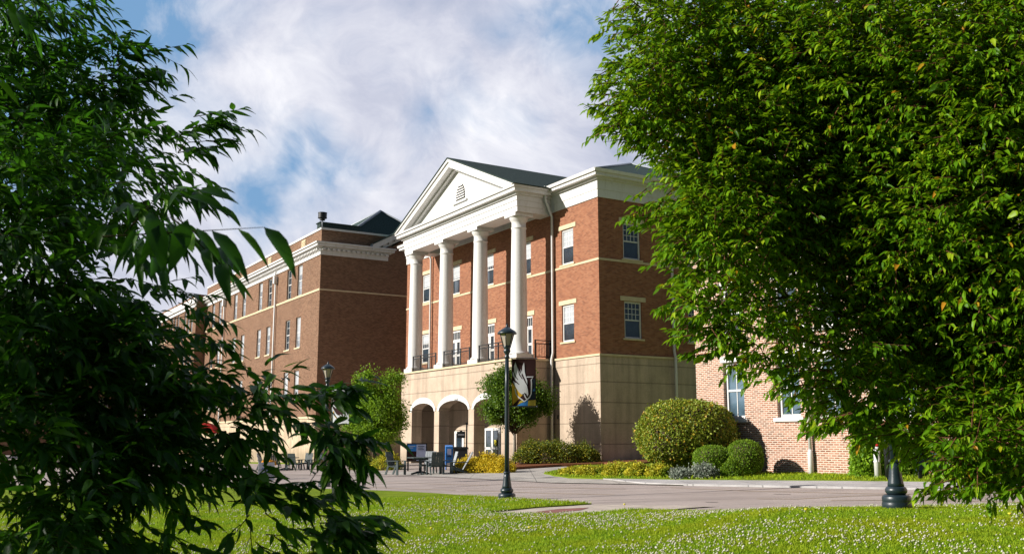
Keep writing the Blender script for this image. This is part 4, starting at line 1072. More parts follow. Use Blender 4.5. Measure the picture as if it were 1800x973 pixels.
# pale cloth over the chair back
mb = MB(); nu, nv = 10, 10
def clothp(u, v):
    t = v * 1.1 - .55; x = (u - .5) * .5
    return (x, .33 + .07 * abs(t) * (1 if t > 0 else -1) + .02 * math.sin(u * 11), 1.02 - abs(t) * .75 + .02 * math.sin(u * 8 + v * 3))
for i in range(nu):
    for j in range(nv): mb.poly([clothp(i / nu, j / nv), clothp((i + 1) / nu, j / nv), clothp((i + 1) / nu, (j + 1) / nv), clothp(i / nu, (j + 1) / nv)], 0, True)
o = mb.build('draped_cloth', 'pale_cloth', None, (fx + 1.65, fy, fz), math.radians(-95)); tag(o, 'pale blue cloth draped over a patio chair near the building corner', 'cloth')
# second table & chairs nearer the door (left, behind leaves)
table((fx - 3.4, fy + 2.2, fz), 'dark patio table mostly hidden by leaves left of the other table', None, .7)
# red umbrella
q = at_depth(363, 745, 58); um = empty('patio_umbrella', (q[0], q[1], float(flat(q[0], 0)) + .01), 0, 'red patio umbrella glimpsed through the left leaves', 'umbrella')
mb = MB(); mb.lathe([(1.05, 2.32), (.7, 2.62), (.3, 2.86), (.02, 2.95), (.02, 2.9), (.6, 2.6), (1.03, 2.28)], seg=8, sm_=False); mb.build('canopy', 'red', um)
mb = MB(); mb.tube([(0, 0, 0), (0, 0, 2.9)], .025, 8); mb.build('pole', 'chair_pale', um)
mb = MB(); mb.lathe([(.28, 0), (.28, .06), (.06, .1), (.05, .3)], seg=16); mb.build('base', 'black', um)
# a-frame notice and planter (left edge of plaza)
q = at_depth(468, 828, 42); zq = float(flat(q[0], 0)) + .005
ab = empty('sandwich_board', (q[0], q[1], zq), math.radians(20), 'white sandwich board standing at the road edge behind the left leaves', 'sign')
mb = MB(); mb.prism([(-.28, 0), (-.04, .75), (-.02, .75), (-.25, 0)], lambda p_, d: (d, p_[0], p_[1]), -.33, .33); mb.prism([(.28, 0), (.04, .75), (.02, .75), (.25, 0)], lambda p_, d: (d, p_[0], p_[1]), -.33, .33); mb.build('panel', 'white_cloth', ab)
mb = MB()
for k in range(3): z = .3 + k * .09; y = -.28 + .24 * z / .75 - .012; mb.box(-.2, .12 - .05 * k, y - .004, y, z, z + .03)
mb.build('writing_lines', 'blue', ab)
fl = empty('flower_pot', (q[0] - .15, q[1] + .9, zq), 0, 'pot of orange flowers behind the white sandwich board', 'plant')
mb = MB(); mb.lathe([(.2, 0), (.26, .45), (.29, .47), (.29, .53), (.26, .53)], seg=18); mb.build('pot', 'black', fl)
mb = MB()
for k in range(70):
    a = random.random() * 6.28; r = random.random() ** .5 * .33; z = .66 + .16 * (1 - (r / .33) ** 2) + random.uniform(-.06, .05); mb.lathe([(.01, -.03), (.045, 0), (.05, .02), (.015, .035)], (r * math.cos(a), r * math.sin(a), z), 6)
mb.build('blossoms', 'orange', fl)
# poster board by the first pier
q = at_depth(732, 829, 48.5); zq = float(flat(q[0], 0)) + .018
pbd = empty('poster_board', (q[0], q[1], zq), math.radians(10), 'black framed poster board with blue and pale poster beside the first arcade pier', 'sign')
mb = MB(); mb.box(-.5, .5, -.03, .03, .45, 1.33); mb.box(-.46, -.38, -.02, .02, 0, .45); mb.box(.38, .46, -.02, .02, 0, .45); mb.build('frame', 'black', pbd)
mb = MB(); mb.box(-.45, -.02, -.036, -.031, .95, 1.28); mb.build('blue_panel', 'poster_blue', pbd)
mb = MB(); mb.box(-.018, .45, -.036, -.031, .5, 1.28); mb.build('pale_panel', 'poster_pale', pbd)
mb = MB(); mb.box(-.45, -.02, -.036, -.031, .5, .948); mb.build('dark_panel', 'maroon', pbd)
for k, (x, z, ww_) in enumerate([(-.38, 1.18, .3), (-.38, 1.1, .2), (.05, 1.18, .32), (.05, 1.1, .26), (.05, 1.02, .3)]):
    mb = MB(); mb.box(x, x + ww_, -.041, -.037, z, z + .025); mb.build('writing_lines', 'grey_mark' if x < 0 else 'navy', pbd)
# blue dispenser and dark bin
q = at_depth(789, 820, 49); zq = float(flat(q[0], 0)) + .018
bx = empty('newspaper_box', (q[0], q[1], zq), math.radians(8), 'blue newspaper box between the lounge chair and the arcade pier', 'box')
mb = MB(); mb.box(-.18, .18, -.2, .2, .32, 1.12); mb.prism([(-.2, 1.12), (.2, 1.12), (.2, 1.2)], lambda p_, d: (d, p_[0], p_[1]), -.18, .18); mb.box(-.17, -.12, -.16, .16, 0, .32); mb.box(.12, .17, -.16, .16, 0, .32); mb.build('body', 'poster_blue', bx)
mb = MB(); mb.box(-.10, .10, -.207, -.201, .72, 1.02); mb.build('window', 'poster_pale', bx)
mb = MB(); mb.box(-.1, .1, -.225, -.201, .62, .66); mb.build('handle', 'black', bx)
bn = empty('litter_bin', (q[0] + .58, q[1] + .1, zq), 0, 'dark square bin right of the blue newspaper box', 'bin')
mb = MB(); mb.box(-.33, .33, -.33, .33, 0, 1.0); mb.build('body', 'black', bn); mb = MB(); mb.box(-.37, .37, -.37, .37, 1.0, 1.07); mb.box(-.34, .34, -.34, .34, 1.07, 1.11); mb.build('lid', 'black', bn)
# hanging sign on a black post
q = at_depth(820, 812, 47); zq = float(flat(q[0], 0)) + .1; hp = lampheight(47, 744, zq)
sp_ = empty('sign_post', (q[0], q[1], zq), 0, 'thin black post with small hanging black sign before the arcade', 'sign')
mb = MB(); mb.box(-.035, .035, -.035, .035, -.1, hp); mb.box(-.06, .06, -.06, .06, hp, hp + .05); mb.tube([(0, 0, hp - .32), (-.5, 0, hp - .32)], .015, 6); mb.build('post', 'black', sp_)
mb = MB(); mb.box(-.47, -.07, -.02, .02, hp - .68, hp - .37); mb.prism([(-.35, hp - .37), (-.19, hp - .37), (-.27, hp - .31)], lambda p_, d: (p_[0], d, p_[1]), -.015, .015); mb.build('sign_panel', 'black', sp_)
mb = MB(); mb.box(-.42, -.12, -.025, -.021, hp - .535, hp - .505); mb.build('writing_line', 'grey_mark', sp_)
# white post, dark post, dark sign board on the right
q = at_depth(1544, 845, 27.6); zq = float(flat(q[0], 0)) + .05
wpst = empty('white_post', (q[0], q[1], zq), 0, 'short white post with red cap beside the green shrub at right', 'post')
mb = MB(); mb.lathe([(.09, -.05), (.09, .42), (.1, .43), (.1, .46), (.085, .47), (.085, .86)], seg=16); mb.build('post', 'white', wpst)
mb = MB(); mb.lathe([(.092, .86), (.092, .90), (.05, .93)], seg=16); mb.build('cap', 'red', wpst)
q2 = at_depth(1563, 846, 26.5); z2q = float(flat(q2[0], 0)) + .08
mb = MB(); mb.lathe([(.09, -.05), (.09, 1.25), (.07, 1.3)], seg=14); o = mb.build('dark_bollard', 'black', None, (q2[0], q2[1], z2q)); tag(o, 'dark round bollard just left of the right lamp post', 'bollard')
q = at_depth(1672, 845, 26.2); zq = float(flat(q[0], 0)) + .05
bd = empty('notice_board', (q[0], q[1], zq), math.radians(6), 'dark notice board with blue upper band hidden behind the right tree leaves', 'sign')
mb = MB(); mb.box(-.95, .95, -.04, .04, .2, 1.0); mb.build('board', 'navy', bd)
for x in (-.85, .85): mb = MB(); mb.box(x - .05, x + .05, -.03, .03, -.05, .2); mb.build('leg', 'black', bd)
mb = MB(); mb.box(-.9, .1, -.05, -.041, .62, .95); mb.build('blue_band', 'poster_blue', bd)
mb = MB()
for x0_ in (-.1, .14, .36, .5, .64):
    pts = [(x0_ + .07 * math.sin(t * 2.2) + t * .03, -.05, .38 + .11 * math.sin(t * 1.7 + x0_ * 9)) for t in [k * .35 for k in range(9)]]; mb.tube(pts, .010, 5)
mb.build('script_writing', 'grey_mark', bd)

# ================================================================== FOLIAGE
def leaf_template(nseg, wid, fold, droop, prof=None):
    """returns V(k,3), F quads (as tri pairs) ; leaf along +x, width y, normal z"""
    V = []; F = []
    for i in range(nseg + 1):
        t = i / nseg; w = wid * (math.sin(math.pi * (t ** .75)) ** .9 if 0 < t < 1 else 0) * (1 - .25 * t)
        z = -droop * t * t
        V += [(t, w, z + fold * w), (t, 0, z), (t, -w, z + fold * w)]
    for i in range(nseg):
        a = i * 3; b = a + 3
        F += [(a, a + 1, b + 1), (a, b + 1, b), (a + 1, a + 2, b + 2), (a + 1, b + 2, b + 1)]
    # drop degenerate tris at ends
    return np.array(V), np.array(F)
def lowleaf(wid, fold):
    V = np.array([(0, 0, 0), (.45, wid, fold * wid), (1, 0, -.08), (.45, -wid, fold * wid)]); F = np.array([(0, 2, 1), (0, 3, 2)]); return V, F
def place_leaves(tmpl, pos, dirn, nrm, size):
    V, F = tmpl; n = len(pos); ws = rng.uniform(.7, 1.25, n); cs = rng.uniform(.2, 2.2, n)
    x = dirn / np.linalg.norm(dirn, axis=1, keepdims=True); z = nrm - (nrm * x).sum(1, keepdims=True) * x; z /= np.maximum(np.linalg.norm(z, axis=1, keepdims=True), 1e-6); y = np.cross(z, x)
    W = pos[:, None, :] + size[:, None, None] * (V[None, :, 0, None] * x[:, None] + V[None, :, 1, None] * ws[:, None, None] * y[:, None] + V[None, :, 2, None] * cs[:, None, None] * z[:, None])
    FF = F[None] + (np.arange(n) * len(V))[:, None, None]
    return W.reshape(-1, 3), FF.reshape(-1, 3)
def rand_dir(n):
    v = rng.normal(size=(n, 3)); return v / np.linalg.norm(v, axis=1, keepdims=True)
class Spray:
    """collects twigs, makes leaves + thin twig strips"""
    def __init__(s): s.P = []; s.D = []; s.Nn = []; s.S = []; s.twigs = []
    def add(s, base, d, length, nl, size, droop, spread=.9, whorl=True):
        """base (n,3), d (n,3) unit twig directions"""
        n = len(base)
        up = np.array([0, 0, 1.])
        side = np.cross(d, up); side /= np.maximum(np.linalg.norm(side, axis=1, keepdims=True), 1e-3)
        tip = base + d * length[:, None] + np.array([0, 0, -1.]) * (length * .15)[:, None]
        s.twigs.append((base, tip))
        for k in range(nl):
            t = (k + .6) / nl; sg = 1 if k % 2 else -1
            t2 = t ** .8
            p = base + (tip - base) * t2
            ang = (spread * (1.05 - .75 * t)) * sg + rng.normal(0, .25, n)
            dd = d * np.cos(ang)[:, None] + side * np.sin(ang)[:, None] + rng.normal(0, .18, (n, 3)); dd[:, 2] -= droop * (.6 + .7 * rng.random(n))
            nn = up + rng.normal(0, .35, (n, 3)) + side * (sg * .25)
            s.P.append(p); s.D.append(dd); s.Nn.append(nn); s.S.append(size * rng.uniform(.65, 1.15, n) * (.8 + .2 * math.sin(math.pi * t)))
    def leaves(s, name, tmpl, mats, parent, smooth=False):
        V, F = place_leaves(tmpl, np.concatenate(s.P), np.concatenate(s.D), np.concatenate(s.Nn), np.concatenate(s.S))
        return bigmesh(name, V, F, mats, smooth=smooth, parent=parent)
    def twigmesh(s, name, r, mats, parent, frac=1.0, r_tip=.3):
        B = np.concatenate([a for a, b in s.twigs]); T = np.concatenate([b for a, b in s.twigs])
        if frac < 1: k = rng.random(len(B)) < frac; B, T = B[k], T[k]
        d = T - B; d /= np.maximum(np.linalg.norm(d, axis=1, keepdims=True), 1e-6); a = np.cross(d, np.array([0.3, .2, 1.])); a /= np.maximum(np.linalg.norm(a, axis=1, keepdims=True), 1e-6); b = np.cross(d, a)
        vs = []
        for C, rr in ((B, r), (T, r * r_tip)):
            for k in range(3):
                w = 2 * math.pi * k / 3; vs.append(C + (a * math.cos(w) + b * math.sin(w)) * rr)
        V = np.stack(vs, 1).reshape(-1, 3); n = len(B); kk = (np.arange(n) * 6)[:, None]
        Q = np.concatenate([kk + np.array([[i, (i + 1) % 3, 3 + (i + 1) % 3, 3 + i]]) for i in range(3)], 0)
        return bigmesh(name, V, Q, mats, smooth=True, parent=parent)
def blob_points(blobs, dens, inner=.25):
    """blobs: (u,v,D,rpx[,squash depth]) -> world points & outward dirs"""
    Ps, Ds = [], []
    for b in blobs:
        u, v, D, r = b[:4]; dz = b[4] if len(b) > 4 else 1.0; dn = b[5] if len(b) > 5 else 1.0
        c = at_depth(u, v, D); R_ = r * D / 1723.6; n = max(3, int(dens * dn * R_ ** 3 * 4.19 * (1 / max(R_, .25)) * .6))
        d = rand_dir(n); rad = (rng.random(n) ** inner) * R_
        p = c + d * rad[:, None] * np.array([1, dz, 1]); Ps.append(p); Ds.append(d)
    return np.concatenate(Ps), np.concatenate(Ds)
def unit(v): return v / np.maximum(np.linalg.norm(v, axis=1, keepdims=True), 1e-6)

# ---------------- right tree
def right_tree():
    base = np.array([4.6, 8.6]); gz = float(g(base[0], base[1]))
    R = empty('cherry_tree', (base[0], base[1], gz), 0, 'large leafy green tree filling the right side with a few orange leaves', 'tree')
    off = np.array([base[0], base[1], gz])
    blobs = [(1190, 60, 7.6, 110), (1290, 90, 7.8, 150), (1130, 150, 7.4, 85), (1150, 215, 7.3, 80), (1250, 230, 7.5, 130), (1420, 90, 7.5, 190), (1600, 60, 7.0, 220), (1780, 100, 6.5, 220),
             (1330, 330, 7.5, 150), (1480, 280, 7.8, 220), (1680, 300, 7.3, 240), (1820, 330, 6.8, 240), (1250, 350, 7.2, 95), (1265, 440, 7.0, 100), (1360, 470, 7.6, 150, 1, .6), (1500, 470, 7.7, 170, 1, .7), (1620, 440, 7.1, 150, 1, .9), (1660, 520, 7.6, 180, 1, .8), (1800, 500, 7, 190, 1, .8),
             (1250, 540, 6.8, 60), (1340, 570, 7.0, 85, 1, .8), (1450, 610, 7.2, 110, 1, .7), (1570, 640, 7.5, 130, 1, .9), (1700, 640, 7.5, 150, 1, .75), (1830, 640, 7, 150, 1, .75), (1500, 700, 7.0, 60), (1600, 740, 7.0, 90), (1700, 770, 6.8, 85), (1800, 765, 6.6, 80, 1, .8), (1640, 810, 6.6, 45), (1715, 780, 6.4, 50, 1, .8), (1790, 785, 6.3, 45, 1, .8), (1680, 795, 6.4, 26)]
    P, Dn = blob_points(blobs, 700, .36)
    # rest of the crown, right of the frame
    n = 5200; d = rand_dir(n); Q = np.array([5.6, 8.3, 3.6]) + d * (rng.random(n) ** .35)[:, None] * np.array([3.3, 3.0, 2.7])
    u, v, z = projn(Q); keep = (u > 1640); P = np.concatenate([P, Q[keep]]); Dn = np.concatenate([Dn, d[keep]])
    # reject leaves left of silhouette
    u, v, z = projn(P)
    sil_v = [-400, 0, 60, 130, 200, 235, 262, 300, 345, 400, 430, 480, 520, 560, 600, 640, 680, 720, 745, 775, 800, 830, 850, 1000]
    sil_u = [1110, 1092, 1090, 1062, 1060, 1078, 1135, 1160, 1195, 1160, 1165, 1200, 1195, 1200, 1225, 1310, 1370, 1425, 1470, 1560, 1625, 1660, 1720, 1900]
    lim = np.interp(v, sil_v, sil_u) + 14 + rng.normal(0, 12, len(u))
    P, Dn = P[u > lim], Dn[u > lim]
    u, v, z = projn(P)
    # gaps where the wall and sky peep through
    holes = [(1390, 505, 26), (1480, 535, 24), (1505, 420, 22), (1440, 375, 22), (1610, 490, 20), (1655, 600, 16), (1770, 400, 24), (1240, 470, 14), (1300, 520, 16), (1430, 620, 16), (1560, 440, 18), (1790, 470, 16), (1790, 735, 18), (1445, 20, 22), (1385, 15, 16), (1520, 690, 20), (1350, 600, 18), (1590, 610, 14), (1700, 540, 12), (1260, 500, 15)]
    keep = np.ones(len(P), bool)
    for hu, hv, hr in holes: keep &= ((u - hu) ** 2 + ((v - hv) * 1.3) ** 2) > hr ** 2
    P, Dn = P[keep], Dn[keep]
    cn = .6 * np.sin(P[:, 0] * 3.1 + 1.3 * np.sin(P[:, 2] * 2.3)) * np.sin(P[:, 1] * 2.7 + 1.1) * np.sin(P[:, 2] * 3.4 + .8 * np.sin(P[:, 0] * 4)); kk = rng.random(len(P)) < np.clip(.95 + .7 * cn, .35, 1); P, Dn = P[kk], Dn[kk]
    low = np.clip((P[:, 2] - 1.0) / 4.0, 0, 1)
    tdir = unit(Dn * np.array([1, 1, .5]) + np.array([-.35, -.5, .15]) + rng.normal(0, .45, P.shape))
    sp = Spray(); sp.add(P, tdir, rng.uniform(.12, .26, len(P)), 7, .086, .45)
    # deeper inner foliage closing the crown
    B_ = [(1330, 160, 9.0, 190), (1520, 170, 9.2, 260), (1700, 260, 8.8, 260), (1330, 330, 8.6, 120), (1520, 340, 9.2, 190), (1760, 470, 9.0, 90)]
    P2, D2_ = blob_points(B_, 260, .5)
    sp.add(P2, unit(D2_ + rng.normal(0, .6, P2.shape)), rng.uniform(.15, .3, len(P2)), 7, .105, .45)
    # sprays that break the outline (tips in the photograph)
    tips = [((1060, 250), 7.3, -.2), ((1045, 222), 7.3, -.5), ((1046, 125), 7.4, -.3), ((1062, 70), 7.5, .4), ((1080, 15), 7.6, .6), ((1040, 190), 7.2, -.2), ((1088, 372), 7.0, -.1), ((1105, 385), 7.0, -.4), ((1130, 368), 7.0, .1), ((1135, 440), 6.9, -.5), ((1172, 465), 6.9, -.5), ((1205, 480), 6.9, -.6), ((1150, 545), 6.7, 0), ((1172, 580), 6.7, -.4), ((1190, 560), 6.7, -.1), ((1205, 620), 6.7, -.2), ((1225, 600), 6.7, -.4), ((1275, 640), 6.6, -.5), ((1300, 630), 6.6, -.5), ((1352, 655), 6.6, -.4), ((1380, 680), 6.6, -.6), ((1410, 755), 6.6, -.2), ((1440, 742), 6.6, -.1), ((1475, 735), 6.6, 0), ((1500, 770), 6.6, -.3), ((1612, 858), 6.4, -.5), ((1650, 850), 6.3, -.5), ((1690, 840), 6.3, -.4), ((1740, 846), 6.3, -.5), ((1785, 852), 6.3, -.6), ((1700, 830), 6.4, -.3), ((1770, 835), 6.3, -.3)]
    for (tu, tv), D, el in tips:
        tip = at_depth(tu, tv, D); k = 7
        back = at_depth(tu + 95, tv - 40 * el - 22, D + .2)
        for q in range(k):
            c = tip + (back - tip) * (q / (k - 1) * .95 + .05) + rng.normal(0, .04, 3)
            dd = unit(((tip - back)[None] + rng.normal(0, .12, (2, 3))))
            sp.add(np.repeat(c[None], 2, 0) - dd * .1, dd, rng.uniform(.12, .2, 2), 6, .088, .45)
        sp.twigs.append((back[None], tip[None]))
    for L_ in (sp.P,): 
        for i in range(len(L_)): L_[i] = L_[i] - off
    sp.twigs = [(a - off, b - off) for a, b in sp.twigs]
    sp.leaves('crown', leaf_template(3, .21, .35, .22), ['leaf_right'], R, smooth=True)
    # limbs
    tr = MB()
    tr.tube([(0, 0, -.2), (.03, 0, .25), (.0, .05, .9), (-.05, 0, 1.5), (-.1, .05, 2.0)], [.24, .17, .145, .13, .11], 14)
    tr.build('trunk', 'bark', R)
    br = MB(); lead = np.array([-.1, .05, 2.0])
    idx = rng.choice(len(P), 150, replace=False)
    for i in idx:
        e = P[i] - off; st = np.array([rng.normal(0, .04), rng.normal(0, .04), rng.uniform(.9, 2.0)]); m_ = (st * .45 + e * .55) + rng.normal(0, .12, 3) + np.array([0, 0, .15])
        br.tube([st, (st * .75 + m_ * .25) + np.array([0, 0, .08]), m_, (m_ + e) / 2 + np.array([0, 0, .05]), e], [.05, .035, .02, .012, .005], 5, cap=False)
    br.build('branches', 'bark', R)
    sp.twigmesh('twigs', .0055, ['twig'], R, .7)
right_tree()

# ---------------- left tree
def left_tree():
    base = np.array([-3.6, 2.3]); gz = float(g(base[0], base[1])); off = np.array([base[0], base[1], gz])
    R = empty('dark_leaf_tree', (base[0], base[1], gz), 0, 'shaded dark leafed tree with long drooping leaves filling the left foreground', 'tree')
    blobs = [(275, 560, 3.6, 60), (225, 510, 3.4, 70), (285, 660, 3.4, 70), (200, 650, 3.2, 90), (260, 800, 3.1, 90), (330, 720, 3.2, 70), (30, 40, 4.6, 100, 1, .7), (-40, 200, 4.4, 200), (110, 200, 4.3, 110), (200, 130, 4.3, 62), (230, 95, 4.2, 45), (215, 210, 4.2, 72), (270, 95, 4.2, 26), (90, 330, 3.8, 140), (210, 310, 3.6, 85), (290, 285, 3.4, 45), (-30, 480, 3.4, 200), (60, 430, 3.2, 90), (110, 560, 3.2, 105), (235, 395, 3.0, 38), (190, 600, 3.3, 80), (30, 640, 3.2, 160), (150, 700, 3.2, 130), (40, 830, 3.0, 170), (180, 840, 3.0, 120), (250, 740, 3.2, 110), (300, 520, 3.6, 32, 1, .8), (330, 790, 3.2, 100), (390, 740, 3.2, 80), (420, 800, 3.3, 50), (470, 710, 3.2, 62), (545, 680, 3.1, 34), (590, 690, 3.1, 45), (520, 730, 3.1, 32), (340, 640, 3.5, 40, 1, .45), (270, 640, 3.5, 55, 1, .55), (300, 600, 3.6, 55, 1, .4), (360, 590, 3.5, 30, 1, .5), (120, 940, 2.8, 120), (270, 940, 2.9, 70, 1, .6), (380, 870, 3.0, 55, 1, .6), (460, 880, 3.0, 75, 1, .8), (550, 900, 3.0, 60, 1, .8), (600, 960, 2.9, 60, 1, .8), (430, 960, 2.9, 70, 1, .8), (520, 850, 3.0, 42, 1, .8), (620, 770, 3.0, 36), (600, 800, 3.0, 30), (80, 20, 4.2, 90)]
    P, Dn = blob_points(blobs, 980, .42)
    u, v, z = projn(P); keep = np.ones(len(P), bool)
    for hu, hv, ru, rv in [(600, 712, 22, 34), (190, 458, 34, 12), (150, 470, 22, 12), (240, 905, 40, 18), (310, 915, 38, 18), (320, 545, 8, 6), (365, 742, 8, 3), (380, 880, 26, 16), (400, 930, 22, 16), (330, 540, 20, 14), (470, 810, 34, 14), (545, 790, 22, 25), (500, 845, 30, 12), (65, 620, 0, 0), (330, 625, 4, 4), (95, 60, 12, 8), (170, 60, 6, 4), (250, 185, 4, 4), (165, 18, 0, 0)]:
        if ru: keep &= (((u - hu + 14) / (ru + 24)) ** 2 + ((v - hv + 12) / (rv + 18)) ** 2) > 1
    keep &= ~((u > 60) & (u < 120) & (v < 75) & (v > 30) & (u - 60 > 75 - v))
    P, Dn = P[keep], Dn[keep]
    sp = Spray()
    tdir = unit(Dn * np.array([1, .7, .5]) + np.array([.55, .1, .05]) + rng.normal(0, .4, P.shape))
    sp.add(P, tdir, rng.uniform(.07, .17, len(P)), 6, .086, .42, 1.0)
    # outline sprays: (tip px),(back px),D,leaves
    S_ = [((470, 205), (340, 225), 3.2, 9, .11), ((445, 170), (340, 205), 3.2, 8, .10), ((430, 225), (330, 250), 3.2, 8, .11), ((392, 190), (300, 245), 3.3, 7, .11), ((296, 68), (200, 110), 4.2, 9, .12), ((285, 120), (200, 150), 4.2, 8, .12), ((262, 165), (190, 170), 4.2, 7, .12), ((180, 10), (60, 20), 4.2, 8, .12), ((130, 40), (40, 10), 4.2, 7, .12), ((270, 35), (180, 60), 4.2, 5, .10),
          ((415, 350), (290, 330), 2.6, 8, .12), ((400, 310), (300, 330), 2.8, 6, .11), ((440, 478), (300, 380), 2.0, 6, .12), ((430, 560), (330, 530), 3.3, 7, .10), ((435, 610), (340, 585), 3.2, 7, .10), ((420, 650), (330, 635), 3.2, 6, .10), ((400, 505), (300, 510), 3.4, 7, .09), ((565, 650), (440, 690), 3.0, 9, .11), ((640, 650), (520, 700), 3.0, 10, .11), ((665, 640), (580, 690), 3.0, 7, .11), ((600, 735), (500, 740), 3.0, 8, .10),
          ((650, 780), (560, 740), 2.9, 9, .11), ((668, 820), (590, 770), 2.9, 9, .11), ((630, 860), (580, 780), 2.9, 8, .12), ((600, 850), (560, 790), 2.9, 7, .12), ((660, 770), (580, 760), 2.9, 8, .10), ((700, 885), (560, 905), 2.7, 9, .11), ((695, 915), (570, 925), 2.7, 9, .11), ((675, 950), (560, 930), 2.7, 9, .11), ((640, 970), (540, 940), 2.7, 8, .11), ((520, 830), (420, 850), 2.9, 9, .11), ((500, 860), (400, 880), 2.9, 8, .11), ((560, 860), (470, 850), 2.9, 8, .11), ((380, 905), (290, 890), 2.9, 7, .10), ((330, 960), (230, 930), 2.8, 7, .11), ((260, 450), (170, 430), 2.8, 3, .10), ((350, 440), (270, 380), 2.3, 6, .13), ((300, 470), (240, 400), 2.4, 4, .12)]
    for tp, bk, D, nl, sz in S_:
        a = at_depth(bk[0], bk[1], D + .1); b = at_depth(tp[0], tp[1], D); d = b - a; ln = np.linalg.norm(d)
        for q in range(3):
            aa = a + rng.normal(0, .02, 3) * q; dd = unit((d + rng.normal(0, .12 * ln, 3) * q)[None]); sp.add(aa[None], dd, np.array([ln * (.85 - .2 * q)]), nl + 2, sz * .84, .30, .85)
    # the few very near leaves hanging from one twig
    a, b = at_depth(180, 415, 1.75), at_depth(466, 399, 1.62)
    sp.twigs.append((a[None], b[None]))
    near = [((262, 372), (288, 482), .115), ((300, 392), (330, 440), .09), ((330, 385), (300, 480), .12), ((345, 400), (392, 470), .115), ((372, 405), (438, 492), .125), ((418, 402), (474, 470), .115), ((464, 399), (524, 480), .13), ((280, 395), (250, 470), .10), ((240, 400), (215, 455), .09), ((330, 345), (410, 375), .1), ((350, 335), (418, 350), .09)]
    for s0, s1, sz in near:
        p0 = at_depth(s0[0], s0[1], 1.66); p1 = at_depth(s1[0], s1[1], 1.66); d = (p1 - p0); L0 = np.linalg.norm(d)
        d2 = d + np.array([.35 * L0, 0, .45 * L0])  # start outward, template droop bends it down
        sp.P.append(p0[None]); sp.D.append((d + np.array([.1 * L0, -.02, .12 * L0]))[None]); sp.Nn.append(np.array([[.55, -.65, .5]])); sp.S.append(np.array([L0 * 1.03]))
    # bulk of the crown outside the picture
    n = 5200; d = rand_dir(n); Q = np.array([-4.3, 1.4, 3.1]) + d * (rng.random(n) ** .4)[:, None] * np.array([3.1, 3.5, 2.6])
    u, v, z = projn(Q)
    infr = (z > 0) & (u > -25)
    near_cam = (np.hypot(Q[:, 0], Q[:, 1]) < 1.15) | (Q[:, 0] > -.75) | (Q[:, 2] > 4.0) | (Q[:, 1] > 3.9)
    kp = ~infr & ~near_cam
    dq = unit(d[kp] + rng.normal(0, .5, (kp.sum(), 3))); sp.add(Q[kp], dq, rng.uniform(.12, .3, kp.sum()), 6, .125, .6)
    for i in range(len(sp.P)): sp.P[i] = sp.P[i] - off
    sp.twigs = [(a - off, b - off) for a, b in sp.twigs]
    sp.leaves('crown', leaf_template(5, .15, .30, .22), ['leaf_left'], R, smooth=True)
    tr = MB(); tr.tube([(0, 0, -.2), (.02, 0, .3), (-.03, .03, 1.0), (0, 0, 1.8), (.06, -.02, 2.6)], [.22, .16, .13, .11, .08], 14)
    inner = Q[kp]; idx = rng.choice(len(inner), 60, replace=False); limbs = []
    for i in idx:
        if (projn(np.linspace(np.array([0, 0, 1.6]) + off, inner[i], 8))[0] > -60).any(): continue
        e = inner[i] - off; st = np.array([0, 0, rng.uniform(.9, 2.3)]); m_ = st * .5 + e * .5 + rng.normal(0, .12, 3) + np.array([0, 0, .1]); q_ = (st + m_) / 2 + rng.normal(0, .05, 3)
        tr.tube([st, q_, m_, e], [.03, .02, .012, .005], 5, cap=False)
    for tp, bk, D, nl, sz in S_ + [((466, 399), (180, 415), 1.65, 0, 0)]:
        e = at_depth(bk[0], bk[1], D + .1); h_ = P[np.argmin(((P - e) ** 2).sum(1))]
        if np.linalg.norm(h_ - e) < .4: sp.twigs.append(((h_ - off)[None], (e - off)[None]))
    tr.build('trunk', 'bark', R)
    sp.twigmesh('twigs', .0022, ['bark_dark'], R, .5)
left_tree()

# ---------------- mid-distance trees and shrubs
def small_tree(name, u, D, vb, crown, label, lm, trunk_m, nleaf, size, zoff=0., stems=None):
    """crown: list of (u,v,rpx_x,rpx_z,depthfac)"""
    b = at_depth(u, vb, D); z = float(flat(b[0], 0)) + zoff
    R = empty(name, (b[0], b[1], z), 0, label, 'tree'); off = np.array([b[0], b[1], z])
    k = D / 1723.6; Ps = []; Ds = []; tot = sum(c[2] * c[3] for c in crown)
    cl = []
    for cu, cv, ru, rv in crown:
        c = at_depth(cu, cv, D); m_ = max(4, int(26 * c_share(cu, ru, rv, tot)))
        d = rand_dir(m_); cl.append(c + d * (rng.random(m_) ** .4)[:, None] * np.array([ru, min(ru, 60), rv]) * k * .92)
    C = np.concatenate(cl); n = nleaf
    which = rng.integers(0, len(C), n); d = rand_dir(n); rad = rng.random(n) ** .6
    rr = size * 4.6
    cr = rng.uniform(.45, 1.35, len(C))
    P = C[which] + d * (rad * rr * cr[which])[:, None] * np.array([1, 1, .8])
    V, F = place_leaves(lowleaf(.30, .3), P - off, d * .6 + rng.normal(0, .6, (n, 3)) + np.array([0, 0, -.2]), np.array([-.3, -.3, .8]) + rng.normal(0, .5, (n, 3)), size * rng.uniform(.7, 1.3, n))
    bigmesh('crown', V, F, [lm], parent=R)
    tr = MB(); top = C.mean(0) - off; lowz = (C[:, 2].min() - off[2])
    tr.tube([(0, 0, -.15), (.02, 0, lowz * .5), (0, 0, lowz + .3), tuple(top)], [.11, .085, .07, .03], 10); tr.build('trunk', trunk_m, R)
    br = MB()
    for i in range(0, len(C), 1): 
        e = C[i] - off; st = np.array([0, 0, lowz * rng.uniform(.7, 1.3)]); m_ = (st + e) / 2 + np.array([0, 0, .1]); br.tube([st, m_, e], [.035, .02, .008], 4, cap=False)
    br.build('branches', 'bark', R)
    return R
def c_share(cu, ru, rv, tot): return 12 * ru * rv / tot
